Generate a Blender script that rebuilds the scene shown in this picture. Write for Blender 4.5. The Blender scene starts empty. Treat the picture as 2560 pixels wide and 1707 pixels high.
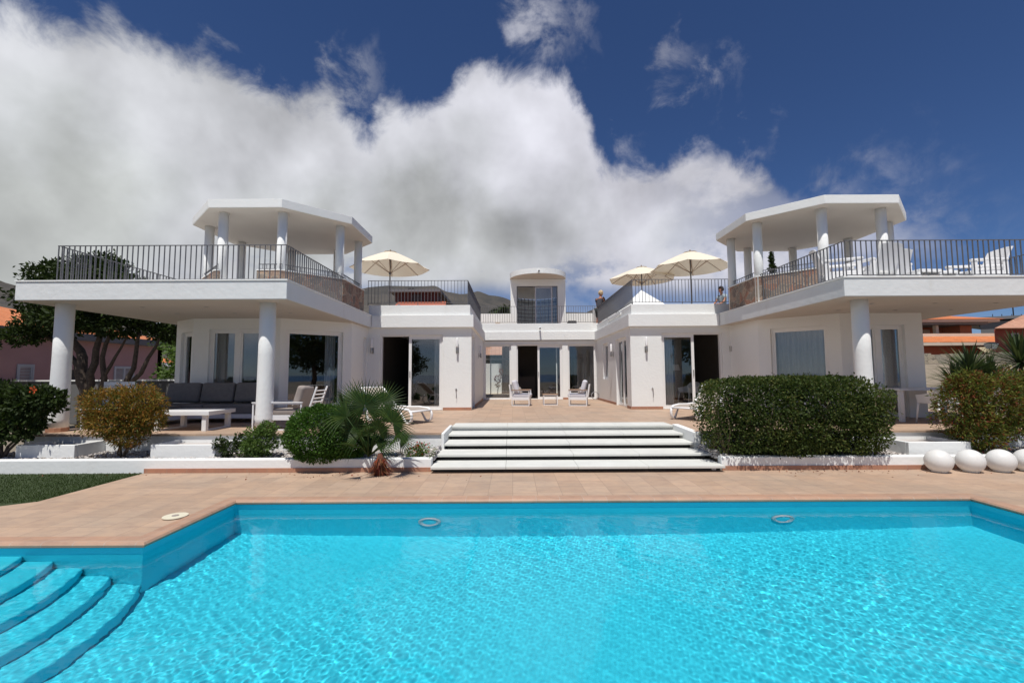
import bpy, bmesh, math, random
import numpy as np
from mathutils import Vector, Matrix, noise

sc = bpy.context.scene
COL = sc.collection
R = math.radians
PI = math.pi

# ------------------------------------------------------------------ camera, sky, sun, exposure
EYE = 1.586
cam = bpy.data.cameras.new('camera')
camo = bpy.data.objects.new('camera', cam)
COL.objects.link(camo)
cam.lens = 16.0
cam.sensor_width = 36.0
cam.clip_start = 0.05
cam.clip_end = 9000
camo.matrix_world = (Matrix.Translation((0, 0, EYE)) @ Matrix.Rotation(PI / 2 + math.atan(83 / 1138), 4, 'X')
                     @ Matrix.Rotation(-0.005, 4, 'Z'))
sc.camera = camo
SUN = Vector((-.065, -.369, .927)).normalized()
sun = bpy.data.lights.new('sun', 'SUN')
sun.energy = 4.6
sun.angle = R(.5)
sun.color = (1.0, .96, .9)
suno = bpy.data.objects.new('sun', sun)
COL.objects.link(suno)
suno.rotation_euler = SUN.to_track_quat('Z', 'Y').to_euler()
sun.cycles.is_caustics_light = True
sc.view_settings.view_transform = 'Standard'
sc.view_settings.look = 'None'
sc.view_settings.gamma = 1
sc.view_settings.use_curve_mapping = False
sc.view_settings.exposure = 0.05
sc.render.engine = 'CYCLES'
sc.cycles.use_denoising = True
sc.cycles.max_bounces = 8
sc.cycles.transparent_max_bounces = 16
sc.cycles.caustics_refractive = True
sc.cycles.sample_clamp_indirect = 6


class NT:
    """tiny helper round a node tree"""
    def __init__(s, tree):
        s.t = tree
        s.t.nodes.clear()

    def n(s, kind, **kw):
        nd = s.t.nodes.new(kind)
        for k, v in kw.items():
            if k.startswith('i_'):
                nd.inputs[k[2:].replace('_', ' ')].default_value = v
            else:
                setattr(nd, k, v)
        return nd

    def l(s, a, b):
        s.t.links.new(a, b)

    def math(s, op, a, b=None, c=None, clamp=False):
        m = s.t.nodes.new('ShaderNodeMath')
        m.operation = op
        m.use_clamp = clamp
        for i, x in enumerate((a, b, c)):
            if x is None:
                continue
            if isinstance(x, (int, float)):
                m.inputs[i].default_value = x
            else:
                s.l(x, m.inputs[i])
        return m.outputs[0]

    def mix(s, fac, a, b, blend='MIX'):
        m = s.t.nodes.new('ShaderNodeMix')
        m.data_type = 'RGBA'
        m.blend_type = blend
        for sock, x in ((m.inputs[0], fac), (m.inputs[6], a), (m.inputs[7], b)):
            if isinstance(x, (int, float)):
                sock.default_value = x
            elif isinstance(x, tuple):
                sock.default_value = (*x, 1) if len(x) == 3 else x
            else:
                s.l(x, sock)
        return m.outputs[2]

    def ramp(s, fac, stops, interp='LINEAR'):
        r = s.t.nodes.new('ShaderNodeValToRGB')
        r.color_ramp.interpolation = interp
        e = r.color_ramp.elements
        while len(e) < len(stops):
            e.new(.5)
        for q, (p, c) in zip(e, stops):
            q.position = p
            q.color = (*c, 1) if isinstance(c, tuple) else (c, c, c, 1)
        s.l(fac, r.inputs[0])
        return r.outputs[0]

    def smooth(s, x, lo, hi):
        m = s.t.nodes.new('ShaderNodeMapRange')
        m.interpolation_type = 'SMOOTHSTEP'
        s.l(x, m.inputs[0])
        m.inputs[1].default_value = lo
        m.inputs[2].default_value = hi
        return m.outputs[0]


world = bpy.data.worlds.new('World')
sc.world = world
world.use_nodes = True
W = NT(world.node_tree)
sky = W.n('ShaderNodeTexSky', sky_type='NISHITA', sun_disc=False, sun_elevation=R(68), sun_rotation=R(190),
          altitude=1500, air_density=1.0, dust_density=0.15, ozone_density=4.0)
geo = W.n('ShaderNodeTexCoord')
vec = geo.outputs['Generated']
n1 = W.n('ShaderNodeTexNoise', i_Scale=3.4, i_Detail=8.0, i_Roughness=.6)
W.l(vec, n1.inputs['Vector'])
n2 = W.n('ShaderNodeTexNoise', i_Scale=11.0, i_Detail=7.0, i_Roughness=.62, i_Distortion=.35)
W.l(vec, n2.inputs['Vector'])
sep = W.n('ShaderNodeSeparateXYZ')
W.l(vec, sep.inputs[0])
az = W.math('MULTIPLY', W.math('ARCTAN2', sep.outputs[0], sep.outputs[1]), 180 / PI)
el = W.math('MULTIPLY', W.math('ARCSINE', sep.outputs[2]), 180 / PI)
azj = W.math('ADD', az, W.math('MULTIPLY', W.math('SUBTRACT', n1.outputs[0], .5), 8.0))
# top of the cloud bank over azimuth (degrees)
BANK = [(-180, 22), (-120, 18), (-80, 24), (-58, 28), (-49, 30), (-43, 31), (-36, 31), (-28, 30.5), (-23, 30), (-19, 28.5), (-16, 31),
        (-12.5, 31.0), (-8, 33.5), (-4, 35.6), (1, 35.4), (5, 35), (8, 33.5), (10, 29.5), (11.5, 26), (14, 24.5), (18, 24.2), (23, 25.6),
        (26, 23.5), (29, 21.5), (34, 18.5), (40, 15), (48, 11), (60, 8), (90, 14), (130, 20), (180, 22)]
fc = W.n('ShaderNodeFloatCurve')
cm = fc.mapping
cu = cm.curves[0]
pts = [((a + 180) / 360, e / 60) for a, e in BANK]
cu.points[0].location = pts[0]
cu.points[1].location = pts[-1]
for p in pts[1:-1]:
    cu.points.new(*p)
for p in cu.points:
    p.handle_type = 'AUTO_CLAMPED'
cm.update()
W.l(W.math('DIVIDE', W.math('ADD', azj, 180), 360), fc.inputs['Value'])
lim = W.math('MULTIPLY', fc.outputs[0], 60)
nz = W.math('ADD', W.math('MULTIPLY', W.math('SUBTRACT', n2.outputs[0], .5), 9), W.math('MULTIPLY', W.math('SUBTRACT', n1.outputs[0], .5), 5))
depth = W.math('ADD', W.math('SUBTRACT', lim, el), nz)
mask = W.smooth(depth, -1.3, 2.3)
# fade of the bank towards the right, and torn gaps low down
thin = W.smooth(az, 50, 27)
thin = W.math('ADD', W.math('MULTIPLY', thin, .8), .2)
n3 = W.n('ShaderNodeTexNoise', i_Scale=5.5, i_Detail=6.0, i_Roughness=.6)
mp3 = W.n('ShaderNodeMapping')
mp3.inputs['Scale'].default_value = (1, 1, 1.5)
mp3.inputs['Location'].default_value = (3.1, 1.7, .4)
W.l(vec, mp3.inputs[0])
W.l(mp3.outputs[0], n3.inputs['Vector'])
holes = W.smooth(n3.outputs[0], .36, .5)
low = W.math('MULTIPLY', W.smooth(el, 17, 10), W.smooth(az, -44, -14))
gap = W.math('SUBTRACT', 1, W.math('MULTIPLY', W.math('SUBTRACT', 1, holes), W.math('MULTIPLY', low, .85)))
right = W.smooth(az, 14, 34)
gap2 = W.math('SUBTRACT', 1, W.math('MULTIPLY', W.math('SUBTRACT', 1, W.smooth(n3.outputs[0], .42, .6)), W.math('MULTIPLY', right, .6)))
horizon_gap = W.smooth(W.math('ADD', W.math('ADD', el, W.math('MULTIPLY', W.smooth(az, -22, -42), 7)), W.math('MULTIPLY', W.math('SUBTRACT', n1.outputs[0], .5), 5)), 9.4, 12.2)
mask = W.math('MULTIPLY', W.math('MULTIPLY', mask, thin), W.math('MULTIPLY', gap, gap2))
mask = W.math('MULTIPLY', mask, W.math('ADD', W.math('MULTIPLY', horizon_gap, .75), .25))
# torn wisps away from the bank
WISPS = [((.068, .775, .628), .085, .8), ((.09, .797, .60), .045, .4), ((.135, .775, .618), .05, .45), ((.296, .776, .557), .055, .5), ((.36, .775, .52), .06, .7),
         ((.447, .788, .425), .045, .55), ((.231, .871, .434), .06, .6), ((.61, .72, .325), .08, .35), ((-.28, .787, .55), .07, .75),
         ((.684, .692, .23), .10, .35), ((.55, .78, .30), .08, .5)]
wob = W.n('ShaderNodeVectorMath', operation='MULTIPLY_ADD')
W.l(n2.outputs['Color'], wob.inputs[0])
wob.inputs[1].default_value = (.22, .22, .22)
W.l(vec, wob.inputs[2])
wsum = None
for c, r_, k in WISPS:
    d_ = W.n('ShaderNodeVectorMath', operation='DISTANCE')
    W.l(wob.outputs[0], d_.inputs[0])
    d_.inputs[1].default_value = tuple(q + .11 for q in c)
    v_ = W.math('MULTIPLY', W.smooth(d_.outputs['Value'], r_, r_ * .15), k)
    wsum = v_ if wsum is None else W.math('MAXIMUM', wsum, v_)
wsum = W.math('MULTIPLY', wsum, W.smooth(n2.outputs[0], .38, .68))
mask = W.math('MAXIMUM', mask, W.math('MULTIPLY', wsum, .8))
# shade inside the bank: bright rim and grey bellies where the cloud is thick
BELLY = [((-.655, .69, .31), .20, .8), ((-.72, .64, .22), .24, .9), ((-.19, .93, .30), .20, .85), ((-.40, .87, .26), .18, .7), ((-.05, .95, .27), .20, .7), ((-.06, .90, .43), .12, .25), ((.10, .93, .30), .17, .45), ((.33, .89, .30), .14, .35)]
bw = W.n('ShaderNodeVectorMath', operation='MULTIPLY_ADD')
W.l(n1.outputs['Color'], bw.inputs[0])
bw.inputs[1].default_value = (.30, .30, .30)
W.l(vec, bw.inputs[2])
bsum = None
for c, r_, k in BELLY:
    d_ = W.n('ShaderNodeVectorMath', operation='DISTANCE')
    W.l(bw.outputs[0], d_.inputs[0])
    d_.inputs[1].default_value = tuple(q + .15 for q in c)
    v_ = W.math('MULTIPLY', W.smooth(d_.outputs['Value'], r_, r_ * .1), k)
    bsum = v_ if bsum is None else W.math('MAXIMUM', bsum, v_)
body = W.math('MULTIPLY', bsum, W.smooth(depth, 0, 7))
ccol = W.ramp(body, [(0, (.70, .70, .775)), (.35, (.63, .64, .69)), (.70, (.53, .54, .56)), (1, (.43, .435, .45))])
# relief: the same billows sampled a little towards the light
offs = W.n('ShaderNodeVectorMath', operation='ADD')
offs.inputs[1].default_value = (-.02, -.05, .075)
W.l(vec, offs.inputs[0])
na_ = W.n('ShaderNodeTexNoise', i_Scale=3.6, i_Detail=5.0, i_Roughness=.50, i_Distortion=.1)
nb_ = W.n('ShaderNodeTexNoise', i_Scale=3.6, i_Detail=5.0, i_Roughness=.50, i_Distortion=.1)
W.l(vec, na_.inputs['Vector'])
W.l(offs.outputs[0], nb_.inputs['Vector'])
rel = W.math('MULTIPLY_ADD', W.math('SUBTRACT', na_.outputs[0], nb_.outputs[0]), 1.7, 1.0)
relc = W.n('ShaderNodeCombineColor')
for q_ in range(3):
    W.l(rel, relc.inputs[q_])
ccol = W.mix(1.0, ccol, relc.outputs[0], 'MULTIPLY')
leftb = W.smooth(az, 20, -45)
ccol = W.mix(leftb, ccol, W.mix(1.0, ccol, (1.03, 1.05, 1.0), 'MULTIPLY'))
ccol = W.mix(1.0, ccol, (7.3, 7.3, 7.3), 'MULTIPLY')
skyc = W.mix(1.0, sky.outputs[0], (.34, .43, .585), 'MULTIPLY')
fin = W.mix(mask, skyc, ccol)
bg = W.n('ShaderNodeBackground')
bg.inputs[1].default_value = .115
W.l(fin, bg.inputs[0])
wo = W.n('ShaderNodeOutputWorld')
W.l(bg.outputs[0], wo.inputs[0])

# ------------------------------------------------------------------ materials
M = {}


def mat(name, color, rough=.6, var=.06, vscale=6.0, bump=0.0, bscale=30.0, metal=0.0, spec=.4, stain=None, trans=0.0, coords='Object'):
    m = bpy.data.materials.new(name)
    m.use_nodes = True
    N = NT(m.node_tree)
    out = N.n('ShaderNodeOutputMaterial')
    b = N.n('ShaderNodeBsdfPrincipled', i_Roughness=rough, i_Metallic=metal)
    b.inputs['Specular IOR Level'].default_value = spec
    tc = N.n('ShaderNodeTexCoord')
    ns = N.n('ShaderNodeTexNoise', i_Scale=vscale, i_Detail=5.0, i_Roughness=.6)
    N.l(tc.outputs[coords], ns.inputs['Vector'])
    lo = tuple(c * (1 - var) for c in color)
    hi = tuple(min(1, c * (1 + var)) for c in color)
    col = N.ramp(ns.outputs[0], [(.3, lo), (.7, hi)])
    if stain:
        s2 = N.n('ShaderNodeTexNoise', i_Scale=stain[1], i_Detail=8.0, i_Roughness=.7)
        mp = N.n('ShaderNodeMapping')
        mp.inputs['Scale'].default_value = (1, 1, .35)
        N.l(tc.outputs[coords], mp.inputs[0])
        N.l(mp.outputs[0], s2.inputs['Vector'])
        col = N.mix(N.math('MULTIPLY', N.smooth(s2.outputs[0], .55, .78), stain[2]), col, stain[0])
    N.l(col, b.inputs['Base Color'])
    if bump:
        bn = N.n('ShaderNodeTexNoise', i_Scale=bscale, i_Detail=4.0)
        N.l(tc.outputs[coords], bn.inputs['Vector'])
        bp = N.n('ShaderNodeBump', i_Strength=bump, i_Distance=.01)
        N.l(bn.outputs[0], bp.inputs['Height'])
        N.l(bp.outputs[0], b.inputs['Normal'])
    if trans:
        t = N.n('ShaderNodeBsdfTranslucent')
        N.l(col, t.inputs[0])
        mx = N.n('ShaderNodeMixShader')
        mx.inputs[0].default_value = trans
        N.l(b.outputs[0], mx.inputs[1])
        N.l(t.outputs[0], mx.inputs[2])
        N.l(mx.outputs[0], out.inputs[0])
    else:
        N.l(b.outputs[0], out.inputs[0])
    M[name] = m
    return m


mat('stucco', (.79, .80, .785), .85, .02, 1.2, .45, 14, spec=.2, stain=((.64, .62, .57), 2.2, .38))
mat('stucco_pool_tint', (.715, .735, .735), .85, .03, 1.5, .7, 9, spec=.2, stain=((.56, .55, .50), 1.6, .5))  # rougher slab plaster; bluish light off the pool mixed into its colour
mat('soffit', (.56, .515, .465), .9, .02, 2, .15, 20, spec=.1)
mat('metal_grey', (.145, .145, .155), .5, .06, 8, metal=.3)
mat('frame_white', (.78, .78, .77), .35, .02, 5)
mat('white_resin', (.80, .80, .80), .35, .02, 5)
mat('white_metal', (.76, .76, .77), .4, .02, 5)
mat('taupe', (.36, .31, .27), .85, .06, 30, .2, 200)
mat('charcoal', (.17, .165, .163), .9, .1, 12, .3, 150)
mat('cushion_grey', (.58, .58, .63), .9, .04, 10, .3, 60)
mat('cushion_taupe', (.30, .26, .235), .9, .06, 10, .3, 60)
mat('wood', (.30, .19, .12), .6, .18, 20, .2, 60)
mat('concrete_step', (.60, .605, .57), .75, .06, 3.0, .15, 40, spec=.3, stain=((.50, .49, .45), 1.5, .4))
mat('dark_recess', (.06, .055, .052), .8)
mat('room_shade', (.085, .075, .068), .8, .1, 2)  # darkness of unlit rooms painted into wall and floor colour
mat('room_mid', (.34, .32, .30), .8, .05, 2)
mat('brown_door', (.16, .07, .03), .5, .2, 5)
mat('steel', (.42, .41, .40), .3, .05, 10, metal=.9)
mat('black', (.02, .02, .02), .5)
mat('bark', (.085, .065, .05), .9, .35, 14, .9, 30)
mat('bark_pale', (.16, .12, .08), .9, .3, 14, .8, 40)
mat('pink_wall', (.47, .27, .265), .9, .05, 1.5, .3, 20)
mat('eave_grey', (.17, .165, .17), .8)
mat('salmon', (.46, .17, .10), .9, .05, 1.0)
mat('salmon_deep', (.36, .10, .055), .9, .05, 1.0)
mat('brick_red', (.26, .06, .045), .9, .05, 1.0)
mat('cream', (.62, .52, .42), .9, .05, 1.0)
mat('beige_wall', (.50, .42, .32), .9, .06, .8, .3, 15)
mat('grey_building', (.14, .14, .14), .9, .1, .5)
mat('brown_house', (.10, .035, .03), .8, .1, 1)
mat('shutter', (.50, .50, .54), .6)
mat('shirt', (.055, .055, .068), .95, .12, 20, .4, 60)
mat('shorts', (.03, .034, .034), .95, .12, 20, .3, 60)
mat('skin', (.42, .19, .12), .6, .08, 8)
mat('hair_blond', (.55, .42, .26), .8, .25, 40, .8, 90)
mat('hair_dark', (.03, .02, .018), .7, .2, 40, .8, 90)
mat('shirt_blue', (.30, .36, .40), .9, .2, 25)
mat('soil', (.10, .08, .06), .95, .3, 10, .8, 30)
mat('red_flower', (.55, .03, .015), .6, .2, 20, trans=.3)
mat('orange_flower', (.75, .13, .04), .6, .2, 20, trans=.3)
mat('fibre', (.10, .035, .02), .9, .5, 20)
mat('awning', (.85, .74, .50), .8, .04, 5, trans=.6)
mat('canopy', (.78, .70, .565), .8, .03, 8, .1, 80, trans=.12)
mat('globe', (.84, .84, .82), .45, .02, 3, spec=.35, trans=.25, stain=((.66, .60, .52), 5.0, .22))
mat('curtain', (.80, .81, .82), .9, .04, 6, trans=.35)
mat('chimney_white', (.75, .75, .75), .9)
mat('asphalt_ground', (.20, .17, .13), .95, .25, .05, .3, 2)
mat('sea_blue', (.03, .07, .13), .25, .1, .01)
mat('lid', (.66, .62, .48), .5, .03)
mat('cable', (.25, .25, .26), .6)
mat('wood_white', (.66, .67, .69), .6, .04, 8)


def tile_mat(name, c1, c2, grout, size=.33, rough=.55, coords='Object', rot=0, gap=.014, axes='xy', bump=.35, mottling=.8):
    m = bpy.data.materials.new(name)
    m.use_nodes = True
    N = NT(m.node_tree)
    out = N.n('ShaderNodeOutputMaterial')
    b = N.n('ShaderNodeBsdfPrincipled', i_Roughness=rough)
    b.inputs['Specular IOR Level'].default_value = .3
    tc = N.n('ShaderNodeTexCoord')
    mp = N.n('ShaderNodeMapping')
    if axes == 'xz':
        mp.inputs['Rotation'].default_value = (R(90), 0, 0)
    else:
        mp.inputs['Rotation'].default_value = (0, 0, rot)
    N.l(tc.outputs[coords], mp.inputs[0])
    br = N.n('ShaderNodeTexBrick', i_Scale=1.0)
    br.offset = 0
    br.inputs['Brick Width'].default_value = size
    br.inputs['Row Height'].default_value = size
    br.inputs['Mortar Size'].default_value = gap * .25
    br.inputs['Mortar Smooth'].default_value = .4
    br.inputs['Bias'].default_value = 0
    br.inputs['Color1'].default_value = (*c1, 1)
    br.inputs['Color2'].default_value = (*c2, 1)
    br.inputs['Mortar'].default_value = (*grout, 1)
    N.l(mp.outputs[0], br.inputs['Vector'])
    ns = N.n('ShaderNodeTexNoise', i_Scale=5.0, i_Detail=7.0, i_Roughness=.65)
    st = N.n('ShaderNodeMapping')
    st.inputs['Scale'].default_value = (1, 1.8, 1)
    N.l(tc.outputs[coords], st.inputs[0])
    N.l(st.outputs[0], ns.inputs['Vector'])
    mott = N.mix(mottling, (1, 1, 1), N.ramp(ns.outputs[0], [(.28, (.80, .78, .80)), (.5, (1, 1, 1)), (.75, (1.14, 1.10, 1.02))]))
    col = N.mix(1.0, br.outputs[0], mott, 'MULTIPLY')
    nb = N.n('ShaderNodeTexNoise', i_Scale=.8, i_Detail=6.0, i_Roughness=.65)
    N.l(tc.outputs[coords], nb.inputs['Vector'])
    col = N.mix(1.0, col, N.ramp(nb.outputs[0], [(.32, (.88, .93, .97)), (.5, (1, 1, 1)), (.68, (1.09, 1.04, 1.0))]), 'MULTIPLY')
    N.l(col, b.inputs['Base Color'])
    bp = N.n('ShaderNodeBump', i_Strength=bump, i_Distance=.006)
    hh = N.math('ADD', N.math('MULTIPLY', N.math('SUBTRACT', 1, br.outputs['Fac']), 1.0), N.math('MULTIPLY', ns.outputs[0], .5))
    N.l(hh, bp.inputs['Height'])
    N.l(bp.outputs[0], b.inputs['Normal'])
    N.l(b.outputs[0], out.inputs[0])
    M[name] = m
    return m


tile_mat('deck_tile', (.455, .33, .24), (.385, .275, .20), (.33, .24, .18), .33, gap=.022)
tile_mat('coping_tile', (.43, .27, .19), (.39, .24, .165), (.42, .34, .28), .30)
tile_mat('skirting', (.42, .22, .14), (.38, .19, .125), (.34, .26, .2), .33, axes='xz')
tile_mat('roof_tile', (.62, .22, .085), (.56, .18, .06), (.34, .10, .035), .30, gap=.05, bump=.8)
tile_mat('roof_tile_pale', (.52, .30, .20), (.45, .24, .16), (.30, .16, .11), .30, gap=.05, bump=.8)


def stone_mat(name, cols, scale=4.5, joint=(.50, .44, .38), jw=.035):
    m = bpy.data.materials.new(name)
    m.use_nodes = True
    N = NT(m.node_tree)
    out = N.n('ShaderNodeOutputMaterial')
    b = N.n('ShaderNodeBsdfPrincipled', i_Roughness=.85)
    tc = N.n('ShaderNodeTexCoord')
    wn = N.n('ShaderNodeTexNoise', i_Scale=4.0, i_Detail=3.0)
    N.l(tc.outputs['Object'], wn.inputs['Vector'])
    wv = N.n('ShaderNodeVectorMath', operation='MULTIPLY_ADD')
    N.l(wn.outputs['Color'], wv.inputs[0])
    wv.inputs[1].default_value = (.16, .16, .16)
    N.l(tc.outputs['Object'], wv.inputs[2])
    v1 = N.n('ShaderNodeTexVoronoi', feature='DISTANCE_TO_EDGE', i_Scale=scale)
    v2 = N.n('ShaderNodeTexVoronoi', feature='F1', i_Scale=scale)
    N.l(wv.outputs[0], v1.inputs['Vector'])
    N.l(wv.outputs[0], v2.inputs['Vector'])
    sp = N.n('ShaderNodeSeparateColor')
    N.l(v2.outputs['Color'], sp.inputs[0])
    c = N.ramp(sp.outputs[0], [(i / max(1, len(cols) - 1) * .9 + .05, q) for i, q in enumerate(cols)], 'CONSTANT')
    ns = N.n('ShaderNodeTexNoise', i_Scale=16.0, i_Detail=6.0, i_Roughness=.7)
    N.l(tc.outputs['Object'], ns.inputs['Vector'])
    c = N.mix(1.0, c, N.ramp(ns.outputs[0], [(.3, .65), (.7, 1.3)]), 'MULTIPLY')
    e = N.smooth(v1.outputs[0], jw, jw * .35)
    c = N.mix(e, c, joint)
    N.l(c, b.inputs['Base Color'])
    bp = N.n('ShaderNodeBump', i_Strength=.7, i_Distance=.03)
    N.l(N.math('ADD', N.math('SUBTRACT', 1, e), N.math('MULTIPLY', ns.outputs[0], .4)), bp.inputs['Height'])
    N.l(bp.outputs[0], b.inputs['Normal'])
    N.l(b.outputs[0], out.inputs[0])
    M[name] = m


stone_mat('stone_clad', [(.24, .15, .11), (.33, .23, .17), (.20, .155, .125), (.34, .18, .12), (.26, .21, .165), (.38, .27, .19)], 4.6, (.42, .36, .29), .03)
stone_mat('stone_wall', [(.36, .31, .23), (.30, .27, .21), (.42, .35, .26)], 2.6, (.22, .19, .15), .03)


def leaf_mat(name, cols, trans=.25, rough=.6, spec=.18):
    m = bpy.data.materials.new(name)
    m.use_nodes = True
    N = NT(m.node_tree)
    out = N.n('ShaderNodeOutputMaterial')
    g = N.n('ShaderNodeNewGeometry')
    tc = N.n('ShaderNodeTexCoord')
    ns = N.n('ShaderNodeTexNoise', i_Scale=2.6, i_Detail=3.0)
    N.l(tc.outputs['Object'], ns.inputs['Vector'])
    f = N.math('ADD', N.math('MULTIPLY', g.outputs['Random Per Island'], .7), N.math('MULTIPLY', N.math('SUBTRACT', ns.outputs[0], .35), 1.0), clamp=True)
    c = N.ramp(f, [(i / max(1, len(cols) - 1), q) for i, q in enumerate(cols)])
    b = N.n('ShaderNodeBsdfPrincipled', i_Roughness=rough)
    b.inputs['Specular IOR Level'].default_value = spec
    N.l(c, b.inputs['Base Color'])
    t = N.n('ShaderNodeBsdfTranslucent')
    N.l(N.mix(1.0, c, (1.2, 1.35, .7), 'MULTIPLY'), t.inputs[0])
    mx = N.n('ShaderNodeMixShader')
    mx.inputs[0].default_value = trans
    N.l(b.outputs[0], mx.inputs[1])
    N.l(t.outputs[0], mx.inputs[2])
    N.l(mx.outputs[0], out.inputs[0])
    M[name] = m


leaf_mat('leaf_hedge', [(.026, .042, .010), (.042, .064, .014), (.068, .096, .022), (.13, .12, .034)])
leaf_mat('leaf_dark', [(.016, .029, .008), (.028, .046, .012), (.050, .074, .018)], .22)
leaf_mat('leaf_bright', [(.030, .068, .011), (.050, .11, .016), (.078, .155, .024)])
leaf_mat('leaf_fresh', [(.055, .10, .022), (.09, .15, .035), (.13, .19, .05)])
leaf_mat('leaf_autumn', [(.050, .080, .016), (.10, .12, .022), (.27, .10, .022), (.085, .11, .020), (.32, .16, .03), (.16, .16, .03)])
leaf_mat('leaf_mixed', [(.035, .068, .014), (.075, .115, .022), (.17, .17, .028), (.050, .080, .018), (.19, .045, .022), (.10, .12, .02)])
leaf_mat('leaf_palm', [(.014, .034, .005), (.024, .052, .008), (.060, .095, .016)], .22, .5, .25)
leaf_mat('leaf_yucca', [(.040, .065, .030), (.065, .095, .042), (.12, .135, .060)], .15, .45)
leaf_mat('leaf_dry', [(.10, .025, .012), (.24, .11, .05), (.26, .03, .012), (.07, .03, .02)], .2)


def glass_mat(name, tint, refl=.1, rough=0.0):
    m = bpy.data.materials.new(name)
    m.use_nodes = True
    N = NT(m.node_tree)
    out = N.n('ShaderNodeOutputMaterial')
    t = N.n('ShaderNodeBsdfTransparent')
    t.inputs[0].default_value = (*tint, 1)
    g = N.n('ShaderNodeBsdfGlossy')
    g.inputs['Roughness'].default_value = rough
    g.inputs['Color'].default_value = (.95, .97, 1, 1)
    lw = N.n('ShaderNodeFresnel', i_IOR=1.5)
    f = N.math('ADD', N.math('MULTIPLY', lw.outputs[0], 1.25), refl, clamp=True)
    mx = N.n('ShaderNodeMixShader')
    N.l(f, mx.inputs[0])
    N.l(t.outputs[0], mx.inputs[1])
    N.l(g.outputs[0], mx.inputs[2])
    N.l(mx.outputs[0], out.inputs[0])
    M[name] = m


glass_mat('glass', (.90, .92, .92), .035)
mat('glass_block', (.62, .66, .66), .25, .12, 40, .6, 60, trans=.35)

wm = bpy.data.materials.new('water_surface')
wm.use_nodes = True
N = NT(wm.node_tree)
out = N.n('ShaderNodeOutputMaterial')
rf = N.n('ShaderNodeBsdfRefraction', i_IOR=1.33, i_Roughness=0.0)
rf.inputs[0].default_value = (.97, 1, 1, 1)
gs = N.n('ShaderNodeBsdfGlossy')
gs.inputs['Roughness'].default_value = 0.0
fr_ = N.n('ShaderNodeFresnel', i_IOR=1.33)
mx = N.n('ShaderNodeMixShader')
N.l(N.math('MULTIPLY', fr_.outputs[0], .62), mx.inputs[0])
N.l(rf.outputs[0], mx.inputs[1])
N.l(gs.outputs[0], mx.inputs[2])
N.l(mx.outputs[0], out.inputs[0])
M['water_surface'] = wm
mat('pool_paint', (.045, .635, .79), .6, .03, 2.0, spec=.2)

gm = bpy.data.materials.new('grass')
gm.use_nodes = True
N = NT(gm.node_tree)
out = N.n('ShaderNodeOutputMaterial')
b = N.n('ShaderNodeBsdfPrincipled', i_Roughness=.9)
tc = N.n('ShaderNodeTexCoord')
ns = N.n('ShaderNodeTexNoise', i_Scale=60.0, i_Detail=5.0)
N.l(tc.outputs['Object'], ns.inputs['Vector'])
ns2 = N.n('ShaderNodeTexNoise', i_Scale=1.5, i_Detail=5.0)
N.l(tc.outputs['Object'], ns2.inputs['Vector'])
c = N.mix(ns2.outputs[0], N.ramp(ns.outputs[0], [(.3, (.018, .036, .007)), (.7, (.034, .058, .013))]), (.03, .045, .011))
N.l(c, b.inputs['Base Color'])
N.l(b.outputs[0], out.inputs[0])
M['grass'] = gm

pm = bpy.data.materials.new('pebble')
pm.use_nodes = True
N = NT(pm.node_tree)
out = N.n('ShaderNodeOutputMaterial')
b = N.n('ShaderNodeBsdfPrincipled', i_Roughness=.8)
g = N.n('ShaderNodeNewGeometry')
N.l(N.ramp(g.outputs['Random Per Island'], [(0, (.30, .26, .23)), (.3, (.62, .57, .53)), (.6, (.45, .42, .40)), (.85, (.70, .66, .62)), (1, (.22, .21, .21))]), b.inputs['Base Color'])
N.l(b.outputs[0], out.inputs[0])
M['pebble'] = pm

hm = bpy.data.materials.new('mountain_rock')
hm.use_nodes = True
N = NT(hm.node_tree)
out = N.n('ShaderNodeOutputMaterial')
b = N.n('ShaderNodeBsdfPrincipled', i_Roughness=1.0)
b.inputs['Specular IOR Level'].default_value = .05
tc = N.n('ShaderNodeTexCoord')
ns = N.n('ShaderNodeTexNoise', i_Scale=.006, i_Detail=10.0, i_Roughness=.7)
N.l(tc.outputs['Object'], ns.inputs['Vector'])
N.l(N.ramp(ns.outputs[0], [(.3, (.045, .048, .05)), (.55, (.085, .078, .07)), (.75, (.12, .105, .09))]), b.inputs['Base Color'])
N.l(b.outputs[0], out.inputs[0])
M['mountain_rock'] = hm

# ------------------------------------------------------------------ mesh building
OFF = {}       # world-space origin of things whose parts are given in world coordinates


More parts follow.
